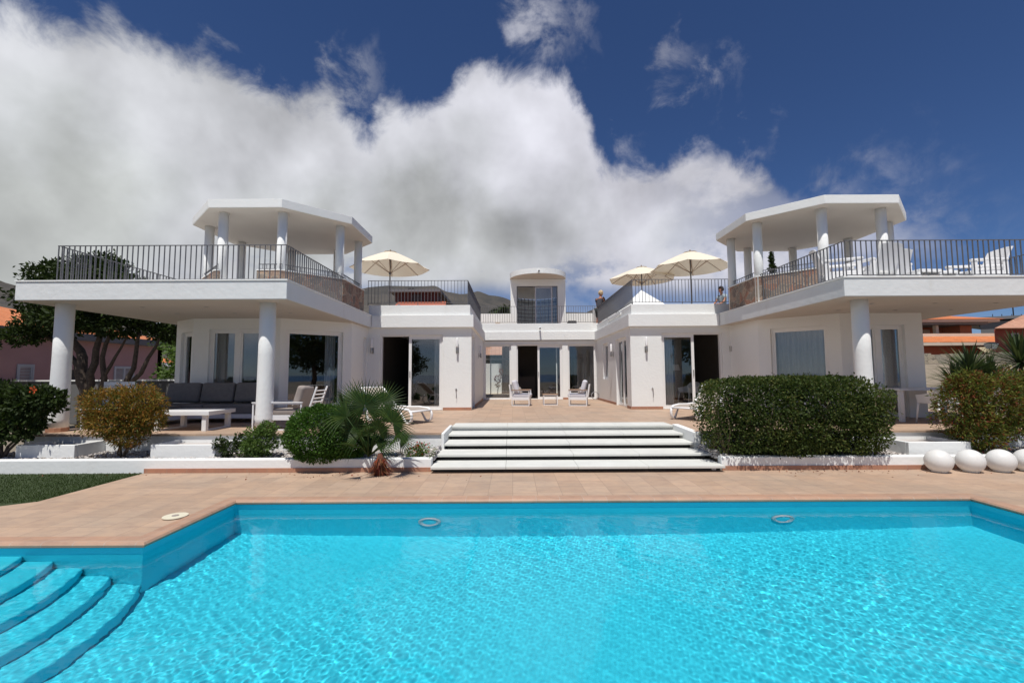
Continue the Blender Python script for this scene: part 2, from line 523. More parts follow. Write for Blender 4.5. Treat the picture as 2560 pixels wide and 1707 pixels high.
class MB:
    def __init__(s):
        s.v = []
        s.f = []

    def add(s, vs, fs):
        o = len(s.v)
        s.v.extend(tuple(p) for p in vs)
        s.f.extend(tuple(i + o for i in f) for f in fs)
        return s

    def box(s, x0, y0, z0, x1, y1, z1):
        x0, x1 = sorted((x0, x1)); y0, y1 = sorted((y0, y1)); z0, z1 = sorted((z0, z1))
        return s.add([(x0, y0, z0), (x1, y0, z0), (x1, y1, z0), (x0, y1, z0), (x0, y0, z1), (x1, y0, z1), (x1, y1, z1), (x0, y1, z1)],
                     [(3, 2, 1, 0), (4, 5, 6, 7), (0, 1, 5, 4), (1, 2, 6, 5), (2, 3, 7, 6), (3, 0, 4, 7)])

    def obox(s, p0, p1, w, z0, z1, side=0.0):
        """upright box along the line p0-p1, w thick; side shifts it sideways (to the left of the direction)"""
        a = Vector(p0[:2]); b = Vector(p1[:2]); d = (b - a).normalized(); nrm = Vector((-d.y, d.x))
        c0 = a + nrm * (side - w / 2); c1 = b + nrm * (side - w / 2); c2 = b + nrm * (side + w / 2); c3 = a + nrm * (side + w / 2)
        q = [c0, c1, c2, c3]
        return s.add([(p.x, p.y, z0) for p in q] + [(p.x, p.y, z1) for p in q],
                     [(3, 2, 1, 0), (4, 5, 6, 7), (0, 1, 5, 4), (1, 2, 6, 5), (2, 3, 7, 6), (3, 0, 4, 7)])

    def prism(s, poly, z0, z1):
        n = len(poly)
        vs = [(x, y, z0) for x, y in poly] + [(x, y, z1) for x, y in poly]
        fs = [tuple(reversed(range(n))), tuple(range(n, 2 * n))] + [(i, (i + 1) % n, (i + 1) % n + n, i + n) for i in range(n)]
        return s.add(vs, fs)

    def tube(s, pts, rad, n=8, cap=True):
        pts = [Vector(p) for p in pts]
        rad = rad if isinstance(rad, (list, tuple)) else [rad] * len(pts)
        base = len(s.v)
        ref = None
        for i, p in enumerate(pts):
            d = (pts[min(i + 1, len(pts) - 1)] - pts[max(i - 1, 0)]).normalized()
            if ref is None:
                ref = Vector((0, 0, 1)) if abs(d.z) < .9 else Vector((1, 0, 0))
            a = d.cross(ref).normalized()
            ref = a.cross(d).normalized()
            for k in range(n):
                t = 2 * PI * (k + .5) / n
                s.v.append(tuple(p + (a * math.cos(t) + ref * math.sin(t)) * rad[i]))
        for i in range(len(pts) - 1):
            for k in range(n):
                a_ = base + i * n + k; b_ = base + i * n + (k + 1) % n
                s.f.append((a_, b_, b_ + n, a_ + n))
        if cap:
            s.f.append(tuple(base + k for k in reversed(range(n))))
            e = base + (len(pts) - 1) * n
            s.f.append(tuple(e + k for k in range(n)))
        return s

    def cyl(s, x, y, z0, z1, r0, r1=None, n=32):
        r1 = r0 if r1 is None else r1
        vs = [(x + r0 * math.cos(2 * PI * k / n), y + r0 * math.sin(2 * PI * k / n), z0) for k in range(n)]
        vs += [(x + r1 * math.cos(2 * PI * k / n), y + r1 * math.sin(2 * PI * k / n), z1) for k in range(n)]
        return s.add(vs, [tuple(reversed(range(n))), tuple(range(n, 2 * n))] + [(i, (i + 1) % n, (i + 1) % n + n, i + n) for i in range(n)])

    def lathe(s, x, y, prof, n=32):
        base = len(s.v)
        for r, z in prof:
            for k in range(n):
                s.v.append((x + r * math.cos(2 * PI * k / n), y + r * math.sin(2 * PI * k / n), z))
        for i in range(len(prof) - 1):
            for k in range(n):
                a = base + i * n + k; b = base + i * n + (k + 1) % n
                s.f.append((a, b, b + n, a + n))
        s.f.append(tuple(base + k for k in reversed(range(n))))
        e = base + (len(prof) - 1) * n
        s.f.append(tuple(e + k for k in range(n)))
        return s

    def xform(s, m):
        s.v = [tuple(m @ Vector(p)) for p in s.v]
        return s

    def build(s, name, material, parent=None, smooth=False, bevel=0.0, seg=2, subsurf=0):
        off = OFF.get(parent.name, Vector((0, 0, 0))) if parent else Vector((0, 0, 0))
        me = bpy.data.meshes.new(name)
        me.from_pydata([(p[0] - off.x, p[1] - off.y, p[2] - off.z) for p in s.v], [], s.f)
        me.materials.append(M[material] if isinstance(material, str) else material)
        me.validate()
        o = bpy.data.objects.new(name, me)
        COL.objects.link(o)
        if parent:
            o.parent = parent
            OFF[o.name] = off
        if smooth:
            me.shade_smooth()
        if bevel:
            b_ = o.modifiers.new('bevel', 'BEVEL'); b_.width = bevel; b_.segments = seg; b_.limit_method = 'ANGLE'; b_.angle_limit = R(40)
        if subsurf:
            q = o.modifiers.new('sub', 'SUBSURF'); q.levels = subsurf; q.render_levels = subsurf
        return o


def tag(o, label, cat, group=None):
    o['label'] = label
    o['category'] = cat
    if group:
        o['group'] = group
    return o


def thing(name, label, cat, loc=(0, 0, 0), rz=0.0, group=None, world=False):
    o = bpy.data.objects.new(name, None)
    o.empty_display_size = .2
    COL.objects.link(o)
    o.location = loc
    o.rotation_euler = (0, 0, rz)
    if world:
        OFF[o.name] = Vector(loc)
    return tag(o, label, cat, group)


def struct(name, mb, material, **kw):
    o = mb.build(name, material, **kw)
    o['kind'] = 'structure'
    return o


def dup(root, loc, rz, label):
    r = root.copy(); COL.objects.link(r); r.location = loc; r.rotation_euler = (0, 0, rz); r['label'] = label
    for ch in list(root.children):
        c_ = ch.copy(); COL.objects.link(c_); c_.parent = r
        for g_ in list(ch.children):
            d_ = g_.copy(); COL.objects.link(d_); d_.parent = c_
    return r

# ------------------------------------------------------------------ the setting: ground, deck, pool, terrace
TZ = .506                       # terrace level
PX0, PX1, PY0, PY1 = -3.55, 5.85, .9, 5.95
BX0, BY0, BY1 = -7.2, 2.35, 4.5
g = MB()
for x0, x1, y0, y1 in ((-3500, 3500, 6.3, 3500), (-3500, -7.6, -60, 6.3), (6.2, 3500, -60, 6.3), (-7.6, 6.2, -60, .6)):
    g.box(x0, y0, -.6, x1, y1, -.06)
struct('ground', g, 'asphalt_ground')
struct('sea', MB().box(-3500, -3500, -.6, 3500, -60.01, -.1), 'sea_blue')
d = MB()
CW = .0
for x0, x1, y0, y1 in ((-6.07, 30, PY1, 7.7), (PX1, 30, -6, PY1), (-6.07, PX0, BY1, PY1), (-12, PX1, -6, PY0), (-12, PX0, PY0, BY0), (-12, BX0, BY0, 3.0)):
    d.box(x0, y0, -.05, x1, y1, 0)
d.add([(-6.07, BY1, 0), (-6.07, 5.95, 0), (-6.42, 5.68, 0), (-12, 4.3, 0), (-12, 3.0, 0), (BX0, 3.0, 0), (BX0, BY1, 0)], [(6, 5, 4, 3, 2, 1, 0)])
struct('pool_deck', d, 'deck_tile')
gr = MB()
gr.add([(-30, 3.0, -.006), (-12, 4.3, -.006), (-6.42, 5.68, -.006), (-6.07, 5.95, -.006), (-6.07, 7.7, -.006), (-30, 7.7, -.006)], [(0, 1, 2, 3, 4, 5)])
lawn = struct('lawn', gr, 'grass')
rnd = random.Random(3)
gb = MB()
for i in range(26000):
    y = 5.3 + rnd.random() * 2.35
    x = -6.1 - rnd.random() ** 1.3 * 5.5
    if y < 5.95 - (-6.07 - x) * .27:
        continue
    h = .009 + rnd.random() * .010
    a = rnd.random() * PI
    dx, dy = math.cos(a) * .004, math.sin(a) * .004
    lx, ly = (rnd.random() - .5) * .018, (rnd.random() - .5) * .018
    gb.add([(x - dx, y - dy, -.004), (x + dx, y + dy, -.004), (x + lx, y + ly, h)], [(0, 1, 2)])
leaf_mat('grass_blade', [(.024, .046, .007), (.035, .064, .011), (.052, .080, .018)], .2)
o = gb.build('grass', 'grass_blade')
o['kind'] = 'stuff'
tag(o, 'short dark green grass blades on the lawn left of the pool', 'grass')

# coping round the pool edge
cp = MB()
OV = .035
outline = [(PX0, BY1), (PX0, PY1), (PX1, PY1), (PX1, PY0), (PX0, PY0), (PX0, BY0), (BX0, BY0), (BX0, BY1)]


def offset_poly(poly, dist):
    n = len(poly); res = []
    for i in range(n):
        p, q, r_ = Vector(poly[i - 1]), Vector(poly[i]), Vector(poly[(i + 1) % n])
        d1 = (q - p).normalized(); d2 = (r_ - q).normalized()
        n1 = Vector((-d1.y, d1.x)); n2_ = Vector((-d2.y, d2.x))
        m_ = (n1 + n2_)
        m_ = m_ / (m_.length_squared / 2) if m_.length > 1e-6 else n1
        res.append(tuple(q + m_ * dist))
    return res


inn = offset_poly(outline, -OV)      # left normal points outward for this clockwise outline
outp = offset_poly(outline, .15)
n_ = len(outline)
prof = [(inn, -.035), (offset_poly(outline, -OV - .004), -.014), (offset_poly(outline, -OV + .012), .006), (offset_poly(outline, .0), .012), (outp, .006), (outp, -.02)]
for i in range(n_):
    j = (i + 1) % n_
    for k in range(len(prof) - 1):
        a_, za = prof[k]; b_, zb = prof[k + 1]
        cp.add([(*a_[i], za), (*a_[j], za), (*b_[j], zb), (*b_[i], zb)], [(3, 2, 1, 0)])
    a_, za = prof[0]
    cp.add([(*a_[i], za), (*a_[j], za), (*outline[j], za), (*outline[i], za)], [(0, 1, 2, 3)])
struct('pool_coping', cp, 'coping_tile')

# basin
FZ = -1.12
bs = MB()
wl = outline
for i in range(n_):
    j = (i + 1) % n_
    bs.add([(*wl[i], FZ), (*wl[j], FZ), (*wl[j], -.036), (*wl[i], -.036)], [(0, 1, 2, 3)])
bs.add([(PX0, PY0, FZ), (PX1, PY0, FZ), (PX1, PY1, FZ), (PX0, PY1, FZ)], [(0, 1, 2, 3)])
bs.add([(BX0, BY0, FZ), (PX0, BY0, FZ), (PX0, BY1, FZ), (BX0, BY1, FZ)], [(0, 1, 2, 3)])
basin = struct('pool_basin', bs, 'pool_paint')
stp = thing('pool_steps', 'curved light blue steps going down in the left bay of the pool', 'pool steps', (-4.9, 3.4, FZ), world=True)
edges = [(-3.555, -.905), (-3.84, -.71), (-4.12, -.51), (-4.40, -.315), (-4.70, -.15)]
for k, (xe, z) in enumerate(edges):
    cx = xe - math.sqrt(2.1 ** 2 - 1.05 ** 2)
    poly = [(BX0 + .003, BY0 + .003)]
    for q in range(25):
        y = BY0 + .003 + (BY1 - BY0 - .006) * q / 24
        poly.append((cx + math.sqrt(2.1 ** 2 - (y - 3.45) ** 2), y))
    poly.append((BX0 + .003, BY1 - .003))
    z0 = FZ if k == 0 else edges[k - 1][1]
    st_ = MB().prism(poly, z0 + (.0 if k else .002), z).build('step', 'pool_paint', stp, bevel=.02)
    st_.cycles.is_caustics_receiver = True
basin.cycles.is_caustics_receiver = True
for rx, ry in ((-1.06, 5.95), (3.43, 5.95)):
    t = thing('pool_light', 'round underwater light on the far pool wall, %s one' % ('left' if rx < 0 else 'right'), 'pool light', (rx, ry - .02, -.62), group='round lights in the pool wall')
    ring = MB()
    pr = [(.09, 0), (.125, -.022), (.14, -.012), (.145, .012)]
    for k in range(3):
        for q in range(28):
            a0, a1 = 2 * PI * q / 28, 2 * PI * (q + 1) / 28
            (r0, y0_), (r1, y1_) = pr[k], pr[k + 1]
            ring.add([(r0 * math.cos(a0), y0_, r0 * math.sin(a0)), (r0 * math.cos(a1), y0_, r0 * math.sin(a1)),
                      (r1 * math.cos(a1), y1_, r1 * math.sin(a1)), (r1 * math.cos(a0), y1_, r1 * math.sin(a0))], [(0, 1, 2, 3)])
    ring.build('ring', 'shutter', t, smooth=True).cycles.is_caustics_receiver = True
    dm = MB()
    dm.add([(0, -.015, 0)] + [(.09 * math.cos(2 * PI * q / 24), 0, .09 * math.sin(2 * PI * q / 24)) for q in range(24)], [(0, 1 + q, 1 + (q + 1) % 24) for q in range(24)])
    dm.build('lens', 'pool_paint', t, smooth=True).cycles.is_caustics_receiver = True

# water: a real rippled surface
rnd = random.Random(8)
ws = []
for i in range(34):
    lam = .037 * (1.072 ** i) * (.85 + .3 * rnd.random())
    a = rnd.random() * 2 * PI
    k = 2 * PI / lam
    amp = lam * (.00062 if lam < .2 else .0005)
    ws.append((k * math.cos(a), k * math.sin(a), rnd.random() * 6.28, amp))
WZ = -.11


def water_patch(x0, x1, y0, y1, step):
    nx = int((x1 - x0) / step); ny = int((y1 - y0) / step)
    X, Yg = np.meshgrid(np.linspace(x0, x1, nx + 1), np.linspace(y0, y1, ny + 1))
    return X, Yg, nx, ny


def water_z(X, Yg):
    Z = np.zeros_like(X)
    # ripples come in patches
    env = .8 + .28 * np.sin(.9 * X + 1.1 * Yg + .6) + .22 * np.sin(1.7 * X - 1.3 * Yg + 2.0)
    for kx, ky, p, A in ws:
        Z += A * np.sin(kx * X + ky * Yg + p + .5 * np.sin(.7 * kx * .2 * Yg))
    return WZ + Z * env


vs_, fs_ = [], []
base = 0
GX = []
for (x0, x1, y0, y1) in ((PX0 - .01, PX1 + .01, PY0 - .01, PY1 + .01), (BX0 - .01, PX0 - .01, BY0 - .01, BY1 + .01)):
    X, Yg, nx, ny = water_patch(x0, x1, y0, y1, .0092)
    Z = water_z(X, Yg)
    V = np.stack([X.ravel(), Yg.ravel(), Z.ravel()], 1)
    idx = np.arange((nx + 1) * (ny + 1)).reshape(ny + 1, nx + 1)
    F_ = np.stack([idx[:-1, :-1].ravel(), idx[:-1, 1:].ravel(), idx[1:, 1:].ravel(), idx[1:, :-1].ravel()], 1) + base
    vs_.append(V); fs_.append(F_); base += len(V)
V = np.concatenate(vs_); F_ = np.concatenate(fs_)


def np_mesh(name, V, F_, material, smooth=False, parent=None):
    me = bpy.data.meshes.new(name)
    nv, nf, k = len(V), len(F_), F_.shape[1]
    if parent:
        off = OFF.get(parent.name, Vector((0, 0, 0)))
        V = V - np.array(off)
    me.vertices.add(nv); me.vertices.foreach_set('co', V.astype(np.float32).ravel())
    me.loops.add(nf * k); me.loops.foreach_set('vertex_index', F_.astype(np.int32).ravel())
    me.polygons.add(nf)
    me.polygons.foreach_set('loop_start', (np.arange(nf) * k).astype(np.int32))
    me.materials.append(M[material])
    me.update(calc_edges=True)
    if smooth:
        me.shade_smooth()
    o = bpy.data.objects.new(name, me)
    COL.objects.link(o)
    if parent:
        o.parent = parent
        OFF[o.name] = off
    return o


wt = np_mesh('water', V, F_, 'water_surface', True)
wt['kind'] = 'structure'
wt.cycles.is_caustics_caster = True

# skimmer lid on the deck
t = thing('skimmer_lid', 'round cream plastic skimmer lid set in the deck beside the pool corner', 'lid', (-3.82, 5.28, .013))
MB().cyl(0, 0, -.006, .004, .125, n=40).build('cover', 'lid', t, bevel=.002)
MB().cyl(0, 0, .0045, .008, .035, n=20).build('finger_cap', 'cushion_taupe', t)

# terrace body and its tile floor
SX0, SX1 = -1.31, 3.42
tb = MB()
tf = MB()
for x0, x1, y0, y1 in ((-9.2, SX0, 8.68, 24), (SX0, SX1, 9.75, 24), (SX1, 12.4, 8.68, 24)):
    tb.box(x0, y0, -.05, x1, y1, TZ - .036)
for x0, x1, y0, y1 in ((-9.22, SX0 - .02, 8.65, 24), (SX0 - .02, SX1 + .02, 9.74, 24), (SX1 + .02, 12.42, 8.65, 24)):
    tf.box(x0, y0, TZ - .035, x1, y1, TZ)
terr = struct('terrace', tb, 'stucco')
struct('terrace_floor', tf, 'deck_tile')
# white cheeks either side of the steps
ck = thing('step_cheek', 'white rendered cheek at the left end of the terrace steps', 'wall', (SX0, 9.2, 0), world=True, group='cheeks beside the steps')
MB().add([(SX0 - .02, 8.60, .1), (SX0 + .035, 8.60, .1), (SX0 + .035, 9.75, .1), (SX0 - .02, 9.75, .1), (SX0 - .02, 8.60, .50), (SX0 + .035, 8.60, .50), (SX0 + .035, 9.75, .53), (SX0 - .02, 9.75, .53)],
         [(3, 2, 1, 0), (4, 5, 6, 7), (0, 1, 5, 4), (1, 2, 6, 5), (2, 3, 7, 6), (3, 0, 4, 7)]).build('cheek', 'stucco', ck, bevel=.01)
ck = thing('step_cheek', 'white rendered cheek at the right end of the terrace steps', 'wall', (SX1, 9.2, 0), world=True, group='cheeks beside the steps')
MB().add([(SX1 - .035, 8.60, .1), (SX1 + .10, 8.60, .1), (SX1 + .10, 9.75, .1), (SX1 - .035, 9.75, .1), (SX1 - .035, 8.60, .50), (SX1 + .10, 8.60, .50), (SX1 + .10, 9.75, .53), (SX1 - .035, 9.75, .53)],
         [(3, 2, 1, 0), (4, 5, 6, 7), (0, 1, 5, 4), (1, 2, 6, 5), (2, 3, 7, 6), (3, 0, 4, 7)]).build('cheek', 'stucco', ck, bevel=.01)

st = thing('terrace_steps', 'wide pale grey floating steps from the pool deck up to the terrace', 'steps', (1.06, 7.7, 0), world=True)
for k in range(5):
    yf = 7.48 + .545 * k
    zt = .104 * (k + 1) - (.004 if k == 4 else 0)
    z_lo = zt - .040
    xs = [SX0 + .04, -.11, 1.06, 2.20, SX1 - .04] if k > 1 else [SX0 - .02, -.11, 1.06, 2.20, SX1 + .02]
    for i in range(4):
        MB().box(xs[i] + .002, yf, z_lo, xs[i + 1] - .002, yf + .62 - (.002 * i), zt).build('tread', 'concrete_step', st, bevel=.004)
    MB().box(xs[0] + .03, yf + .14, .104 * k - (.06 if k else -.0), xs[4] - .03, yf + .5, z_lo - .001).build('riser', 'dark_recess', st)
MB().box(3.27, 7.606, .012, 3.34, 7.62, .038).build('socket_plate', 'white_resin', st)

# planter walls, pebbles, troughs


def planter(x0, x1, label, skirt_x, closed):
    t = thing('planter_wall', label, 'planter wall', ((x0 + x1) / 2, 7.7, 0), world=True, group='low white planter walls beside the deck')
    MB().box(x0, 7.64, -.02, x1, 7.79, .215).build('wall', 'stucco', t, bevel=.015)
    MB().box(skirt_x, 7.622, -.02, x1 if x1 < 5 else x1, 7.6395, .072).build('skirting', 'skirting', t)
    return t


planter(-14, SX0 - .03, 'long low white planter wall left of the steps', -6.07, True)
planter(SX1 + .03, 13.5, 'long low white planter wall right of the steps', SX1 + .03, True)
sb = MB()
for x0, x1 in ((-14, SX0 - .05), (SX1 + .05, 13.5)):
    sb.box(x0, 7.78, -.05, x1, 8.69, .145)
struct('planting_bed', sb, 'soil')
rnd = random.Random(5)
ico = bmesh.new()
bmesh.ops.create_icosphere(ico, subdivisions=1, radius=1)
ICO_V = np.array([v.co[:] for v in ico.verts]); ICO_F = np.array([[v.index for v in f.verts] for f in ico.faces]); ico.free()
pv, pf, base = [], [], 0
rs = np.random.RandomState(4)
for i in range(9500):
    if rs.rand() < .55:
        x = -12 + rs.rand() * (SX0 + 11.97)
    else:
        x = SX1 + .02 + rs.rand() * 8.5
    y = 7.80 + rs.rand() * .86
    s_ = np.array([.022, .017, .011]) * (.6 + rs.rand() * .9)
    a = rs.rand() * 6.28
    rot = np.array([[math.cos(a), -math.sin(a), 0], [math.sin(a), math.cos(a), 0], [0, 0, 1]])
    zz = .152 + rs.rand() * .035 + max(0, (y - 8.2)) * .04
    pv.append((ICO_V * s_) @ rot.T + np.array([x, y, zz])); pf.append(ICO_F + base); base += len(ICO_V)
for sx, s_n in ((SX0 - .02, 1), (SX1 + .02, -1)):
    for i in range(500):
        u = rs.rand() ** 1.5
        x = sx - s_n * u * .30
        y = 7.80 + rs.rand() * .8
        s_ = np.array([.026, .020, .013]) * (.6 + rs.rand() * .9)
        pv.append(ICO_V * s_ + np.array([x, y, .16 + (.30 - u * .30) * .45 * rs.rand()])); pf.append(ICO_F + base); base += len(ICO_V)
o = np_mesh('pebbles', np.concatenate(pv), np.concatenate(pf), 'pebble')
o['kind'] = 'stuff'
tag(o, 'pale rounded pebbles covering the planting beds under the terrace', 'pebbles')


def trough(x0, x1, y0, label):
    t = thing('planter_trough', label, 'planter box', ((x0 + x1) / 2, y0, .1), world=True, group='white planter boxes against the terrace')
    m_ = MB()
    m_.box(x0, y0, .1, x1, y0 + .055, .40).box(x0, y0 + .056, .1, x0 + .055, 8.679, .40).box(x1 - .055, y0 + .056, .1, x1, 8.679, .40)
    m_.build('wall', 'stucco', t, bevel=.008)
    MB().box(x0 + .056, y0 + .057, .1, x1 - .056, 8.678, .34).build('soil', 'pebble', t)


trough(-8.69, -7.66, 8.07, 'white planter box at the foot of the left terrace column')
trough(-6.30, -5.17, 8.03, 'white planter box below the coffee table terrace')
trough(6.78, 7.85, 7.90, 'white planter box right of the clipped hedge')

# ------------------------------------------------------------------ the villa
ROOF, UND, PAR = 3.44, 3.06, 3.76


class Fr:
    """a wall line seen left to right from outside; v runs inward"""
    def __init__(s, a, b):
        s.a = Vector(a); s.b = Vector(b); s.d = (s.b - s.a).normalized(); s.n = Vector((-s.d.y, s.d.x)); s.L = (s.b - s.a).length

    def box(s, mb, u0, u1, v0, v1, z0, z1):
        q = [s.a + s.d * u + s.n * v for u, v in ((u0, v0), (u1, v0), (u1, v1), (u0, v1))]
        mb.add([(p.x, p.y, z0) for p in q] + [(p.x, p.y, z1) for p in q],
               [(3, 2, 1, 0), (4, 5, 6, 7), (0, 1, 5, 4), (1, 2, 6, 5), (2, 3, 7, 6), (3, 0, 4, 7)])
        return mb

    def wall(s, mb, z0, z1, th=.18, ops=(), e0=0, e1=0):
        u = -e0
        for (a, b, zb, zt) in sorted(ops):
            if a > u:
                s.box(mb, u, a, 0, th, z0, z1)
            if zb > z0 + .001:
                s.box(mb, a, b, 0, th, z0, zb)
            if zt < z1 - .001:
                s.box(mb, a, b, 0, th, zt, z1)
            u = b
        if u < s.L + e1:
            s.box(mb, u, s.L + e1, 0, th, z0, z1)
        return mb

    def ring(s, mb, u0, u1, z0, z1, w, v0, v1, wb=None):
        wb = w if wb is None else wb
        s.box(mb, u0, u0 + w, v0, v1, z0, z1); s.box(mb, u1 - w, u1, v0, v1, z0, z1)
        s.box(mb, u0 + w, u1 - w, v0, v1, z1 - w, z1)
        if wb:
            s.box(mb, u0 + w, u1 - w, v0, v1, z0, z0 + wb)
        return mb


villa = thing('villa', 'white flat-roofed villa with two wings, courtyard and column terraces', 'villa', (1.2, 14, TZ), world=True)


def window(fr, u0, u1, z0, z1, leaves=1, mull=.09, w=.055, inset=.07, label=None, pane='glass', name='window', gap=.0):
    f = fr.ring(MB(), u0, u1, z0, z1, w, inset, inset + .07)
    n = leaves
    lw = (u1 - u0 - 2 * w) / n
    for i in range(1, n):
        c = u0 + w + lw * i
        fr.box(f, c - mull / 2, c + mull / 2, inset - .004, inset + .066, z0 + w, z1 - w)
    o = f.build(name, 'frame_white', villa, bevel=.004)
    if label:
        o['label'] = label
    for i in range(n):
        a = u0 + w + lw * i + (mull / 2 if i else 0); b = u0 + w + lw * (i + 1) - (mull / 2 if i < n - 1 else 0)
        s2 = fr.ring(MB(), a, b, z0 + w, z1 - w, .045, inset + .012, inset + .055)
        s2.build('sash', 'frame_white', o)
        fr.box(MB(), a + .045, b - .045, inset + .03, inset + .036, z0 + w + .045, z1 - w - .045).build('pane', pane, o)
    return o


def sliding(fr, u0, u1, z0, z1, leaf0, leaf1, label=None, w=.05, openpart=True):
    """door opening u0-u1 with one glazed leaf leaf0-leaf1, the rest open"""
    f = fr.ring(MB(), u0, u1, z0, z1, w, .06, .17, .03)
    o = f.build('sliding_door', 'frame_white', villa, bevel=.004)
    if label:
        o['label'] = label
    fr.ring(MB(), leaf0, leaf1, z0 + .03, z1 - w, .085, .075, .115).build('sash', 'frame_white', o)
    fr.box(MB(), leaf0 + .085, leaf1 - .085, .09, .096, z0 + .115, z1 - w - .085).build('pane', 'glass', o)
    hx = leaf0 + .04 if abs(leaf0 - u0) > .2 else leaf1 - .04
    fr.box(MB(), hx - .012, hx + .012, .045, .075, z0 + 1.0, z0 + 1.2).build('handle', 'steel', o)
    return o


def curtain(fr, u0, u1, z0, z1, v=.35, waves=9, amp=.035, label='pale curtain'):
    n = waves * 8
    m_ = MB()
    vs = []
    for i in range(n + 1):
        u = u0 + (u1 - u0) * i / n
        vv = v + amp * math.sin(2 * PI * waves * i / n + .6 * math.sin(i * .3))
        p = fr.a + fr.d * u + fr.n * vv
        vs += [(p.x, p.y, z0), (p.x, p.y, z1)]
    m_.add(vs, [(2 * i, 2 * i + 2, 2 * i + 3, 2 * i + 1) for i in range(n)])
    return m_.build('curtain', 'curtain', villa, smooth=True)


def skirt(fr, u0, u1, h=.085):
    return fr.box(MB(), u0, u1, -.014, -.0005, TZ, TZ + h).build('skirting_tile', 'skirting', villa)


# --- front wings
WY = 14.12
LW = Fr((-4.52, WY), (-1.26, WY)); RW = Fr((3.68, WY), (6.92, WY))
w_ = MB(); LW.wall(w_, TZ, UND, .2, [(.42, 2.37, TZ, 2.84)]); w_.build('wing_wall', 'stucco', villa)
w_ = MB(); RW.wall(w_, TZ, UND, .2, [(.97, 2.85, TZ, 2.86)]); w_.build('wing_wall', 'stucco', villa)
sliding(LW, .42, 2.37, TZ + .004, 2.84, 1.30, 2.34, 'sliding door standing open beside the palm')
sliding(RW, .97, 2.85, TZ + .004, 2.86, .99, 2.00, 'sliding door standing open behind the hedge')
curtain(LW, 2.06, 2.30, TZ + .02, 2.78, .32, 3)
curtain(RW, 1.05, 1.42, TZ + .02, 2.78, .34, 4)
skirt(LW, 2.38, 3.26); skirt(RW, 0, .96); skirt(LW, .05, .41); skirt(RW, 2.86, 3.1)
# courtyard side walls
LC = Fr((-1.26, WY + .0), (-1.26, 19.9)); RC = Fr((3.68, 19.9), (3.68, WY))
w_ = MB(); LC.wall(w_, TZ, UND, .2, [(.30, 1.25, TZ, 2.84)], e0=-.2); w_.build('courtyard_wall', 'stucco', villa)
w_ = MB(); RC.wall(w_, TZ, UND, .2, [(1.5, 2.45, 1.40, 2.80), (3.75, 5.25, TZ, 2.80)], e1=-.2); w_.build('courtyard_wall', 'stucco', villa)
window(LC, .30, 1.25, TZ + .004, 2.84, 1, name='glass_door')
window(RC, 3.75, 5.25, TZ + .004, 2.80, 2, name='glass_door')
window(RC, 1.5, 2.45, 1.40, 2.80, 1)
skirt(LC, 1.26, 5.7); skirt(RC, .02, 3.7); skirt(RC, 5.26, 5.76)
# back glass wall
BK = Fr((-1.26, 19.9), (3.68, 19.9))
w_ = MB()
BK.wall(w_, TZ, UND, .22, [(.03, 1.22, TZ, 2.90), (1.46, 3.46, TZ, 2.90), (3.70, 4.92, TZ, 2.90)])
w_.build('garden_wall', 'stucco', villa)
window(BK, .03, 1.22, TZ + .004, 2.90, 1, name='window', label='clear window looking through to the rear white wall', w=.03)
sliding(BK, 1.46, 3.46, TZ + .004, 2.90, 2.38, 3.44, 'sliding door at the back of the courtyard, left half open')
window(BK, 3.70, 4.92, TZ + .004, 2.90, 1, name='window', w=.03)
skirt(BK, 3.47, 3.69)
# --- octagonal rooms under the terraces
LP = [(-8.95, 13.5), (-8.95, 12.1), (-8.12, 11.55), (-5.9, 11.55), (-4.5, 12.75), (-4.5, WY)]
RP = [(6.78, WY), (6.76, 12.46), (8.08, 11.15), (10.1, 11.15), (11.0, 12.16), (11.0, 13.5)]
LF = [Fr(LP[i], LP[i + 1]) for i in range(5)]
RF = [Fr(RP[i], RP[i + 1]) for i in range(5)]
ops = {('L', 1): [(.30, .92, .90, 2.72)], ('L', 2): [(.40, 1.84, TZ, 2.78)], ('L', 3): [(.14, 1.60, TZ + .06, 2.78)], ('L', 4): [(.98, 1.28, TZ, 2.74)],
       ('R', 1): [(.30, 1.60, .95, 2.78)], ('R', 2): [(.32, 1.58, TZ, 2.76)]}
for side, FR in (('L', LF), ('R', RF)):
    w_ = MB()
    for i, f in enumerate(FR):
        f.wall(w_, TZ, UND, .2, ops.get((side, i), []), e0=0, e1=0)
    w_.build('room_wall', 'stucco', villa)
window(LF[1], .30, .92, .90, 2.72, 1)
window(LF[2], .40, 1.84, TZ + .004, 2.78, 2, mull=.12, name='glass_door')
window(LF[3], .14, 1.60, TZ + .06, 2.78, 1, name='window', label='large picture window reflecting trees and sky')
window(LF[4], .98, 1.28, TZ + .004, 2.74, 1)
window(RF[1], .30, 1.60, .95, 2.78, 1, label='window with pale curtains drawn across it')
window(RF[2], .32, 1.58, TZ + .004, 2.76, 2, mull=.12, name='glass_door')
curtain(LF[3], 1.22, 1.50, TZ + .05, 2.76, .32, 4)
curtain(RF[1], .20, 1.70, TZ + .3, 2.80, .26, 12, .04)
curtain(RF[2], 1.22, 1.5, TZ + .02, 2.75, .34, 4)
curtain(LF[2], 1.55, 1.80, TZ + .02, 2.75, .34, 4)
curtain(LF[2], .42, .62, TZ + .02, 2.75, .34, 3)
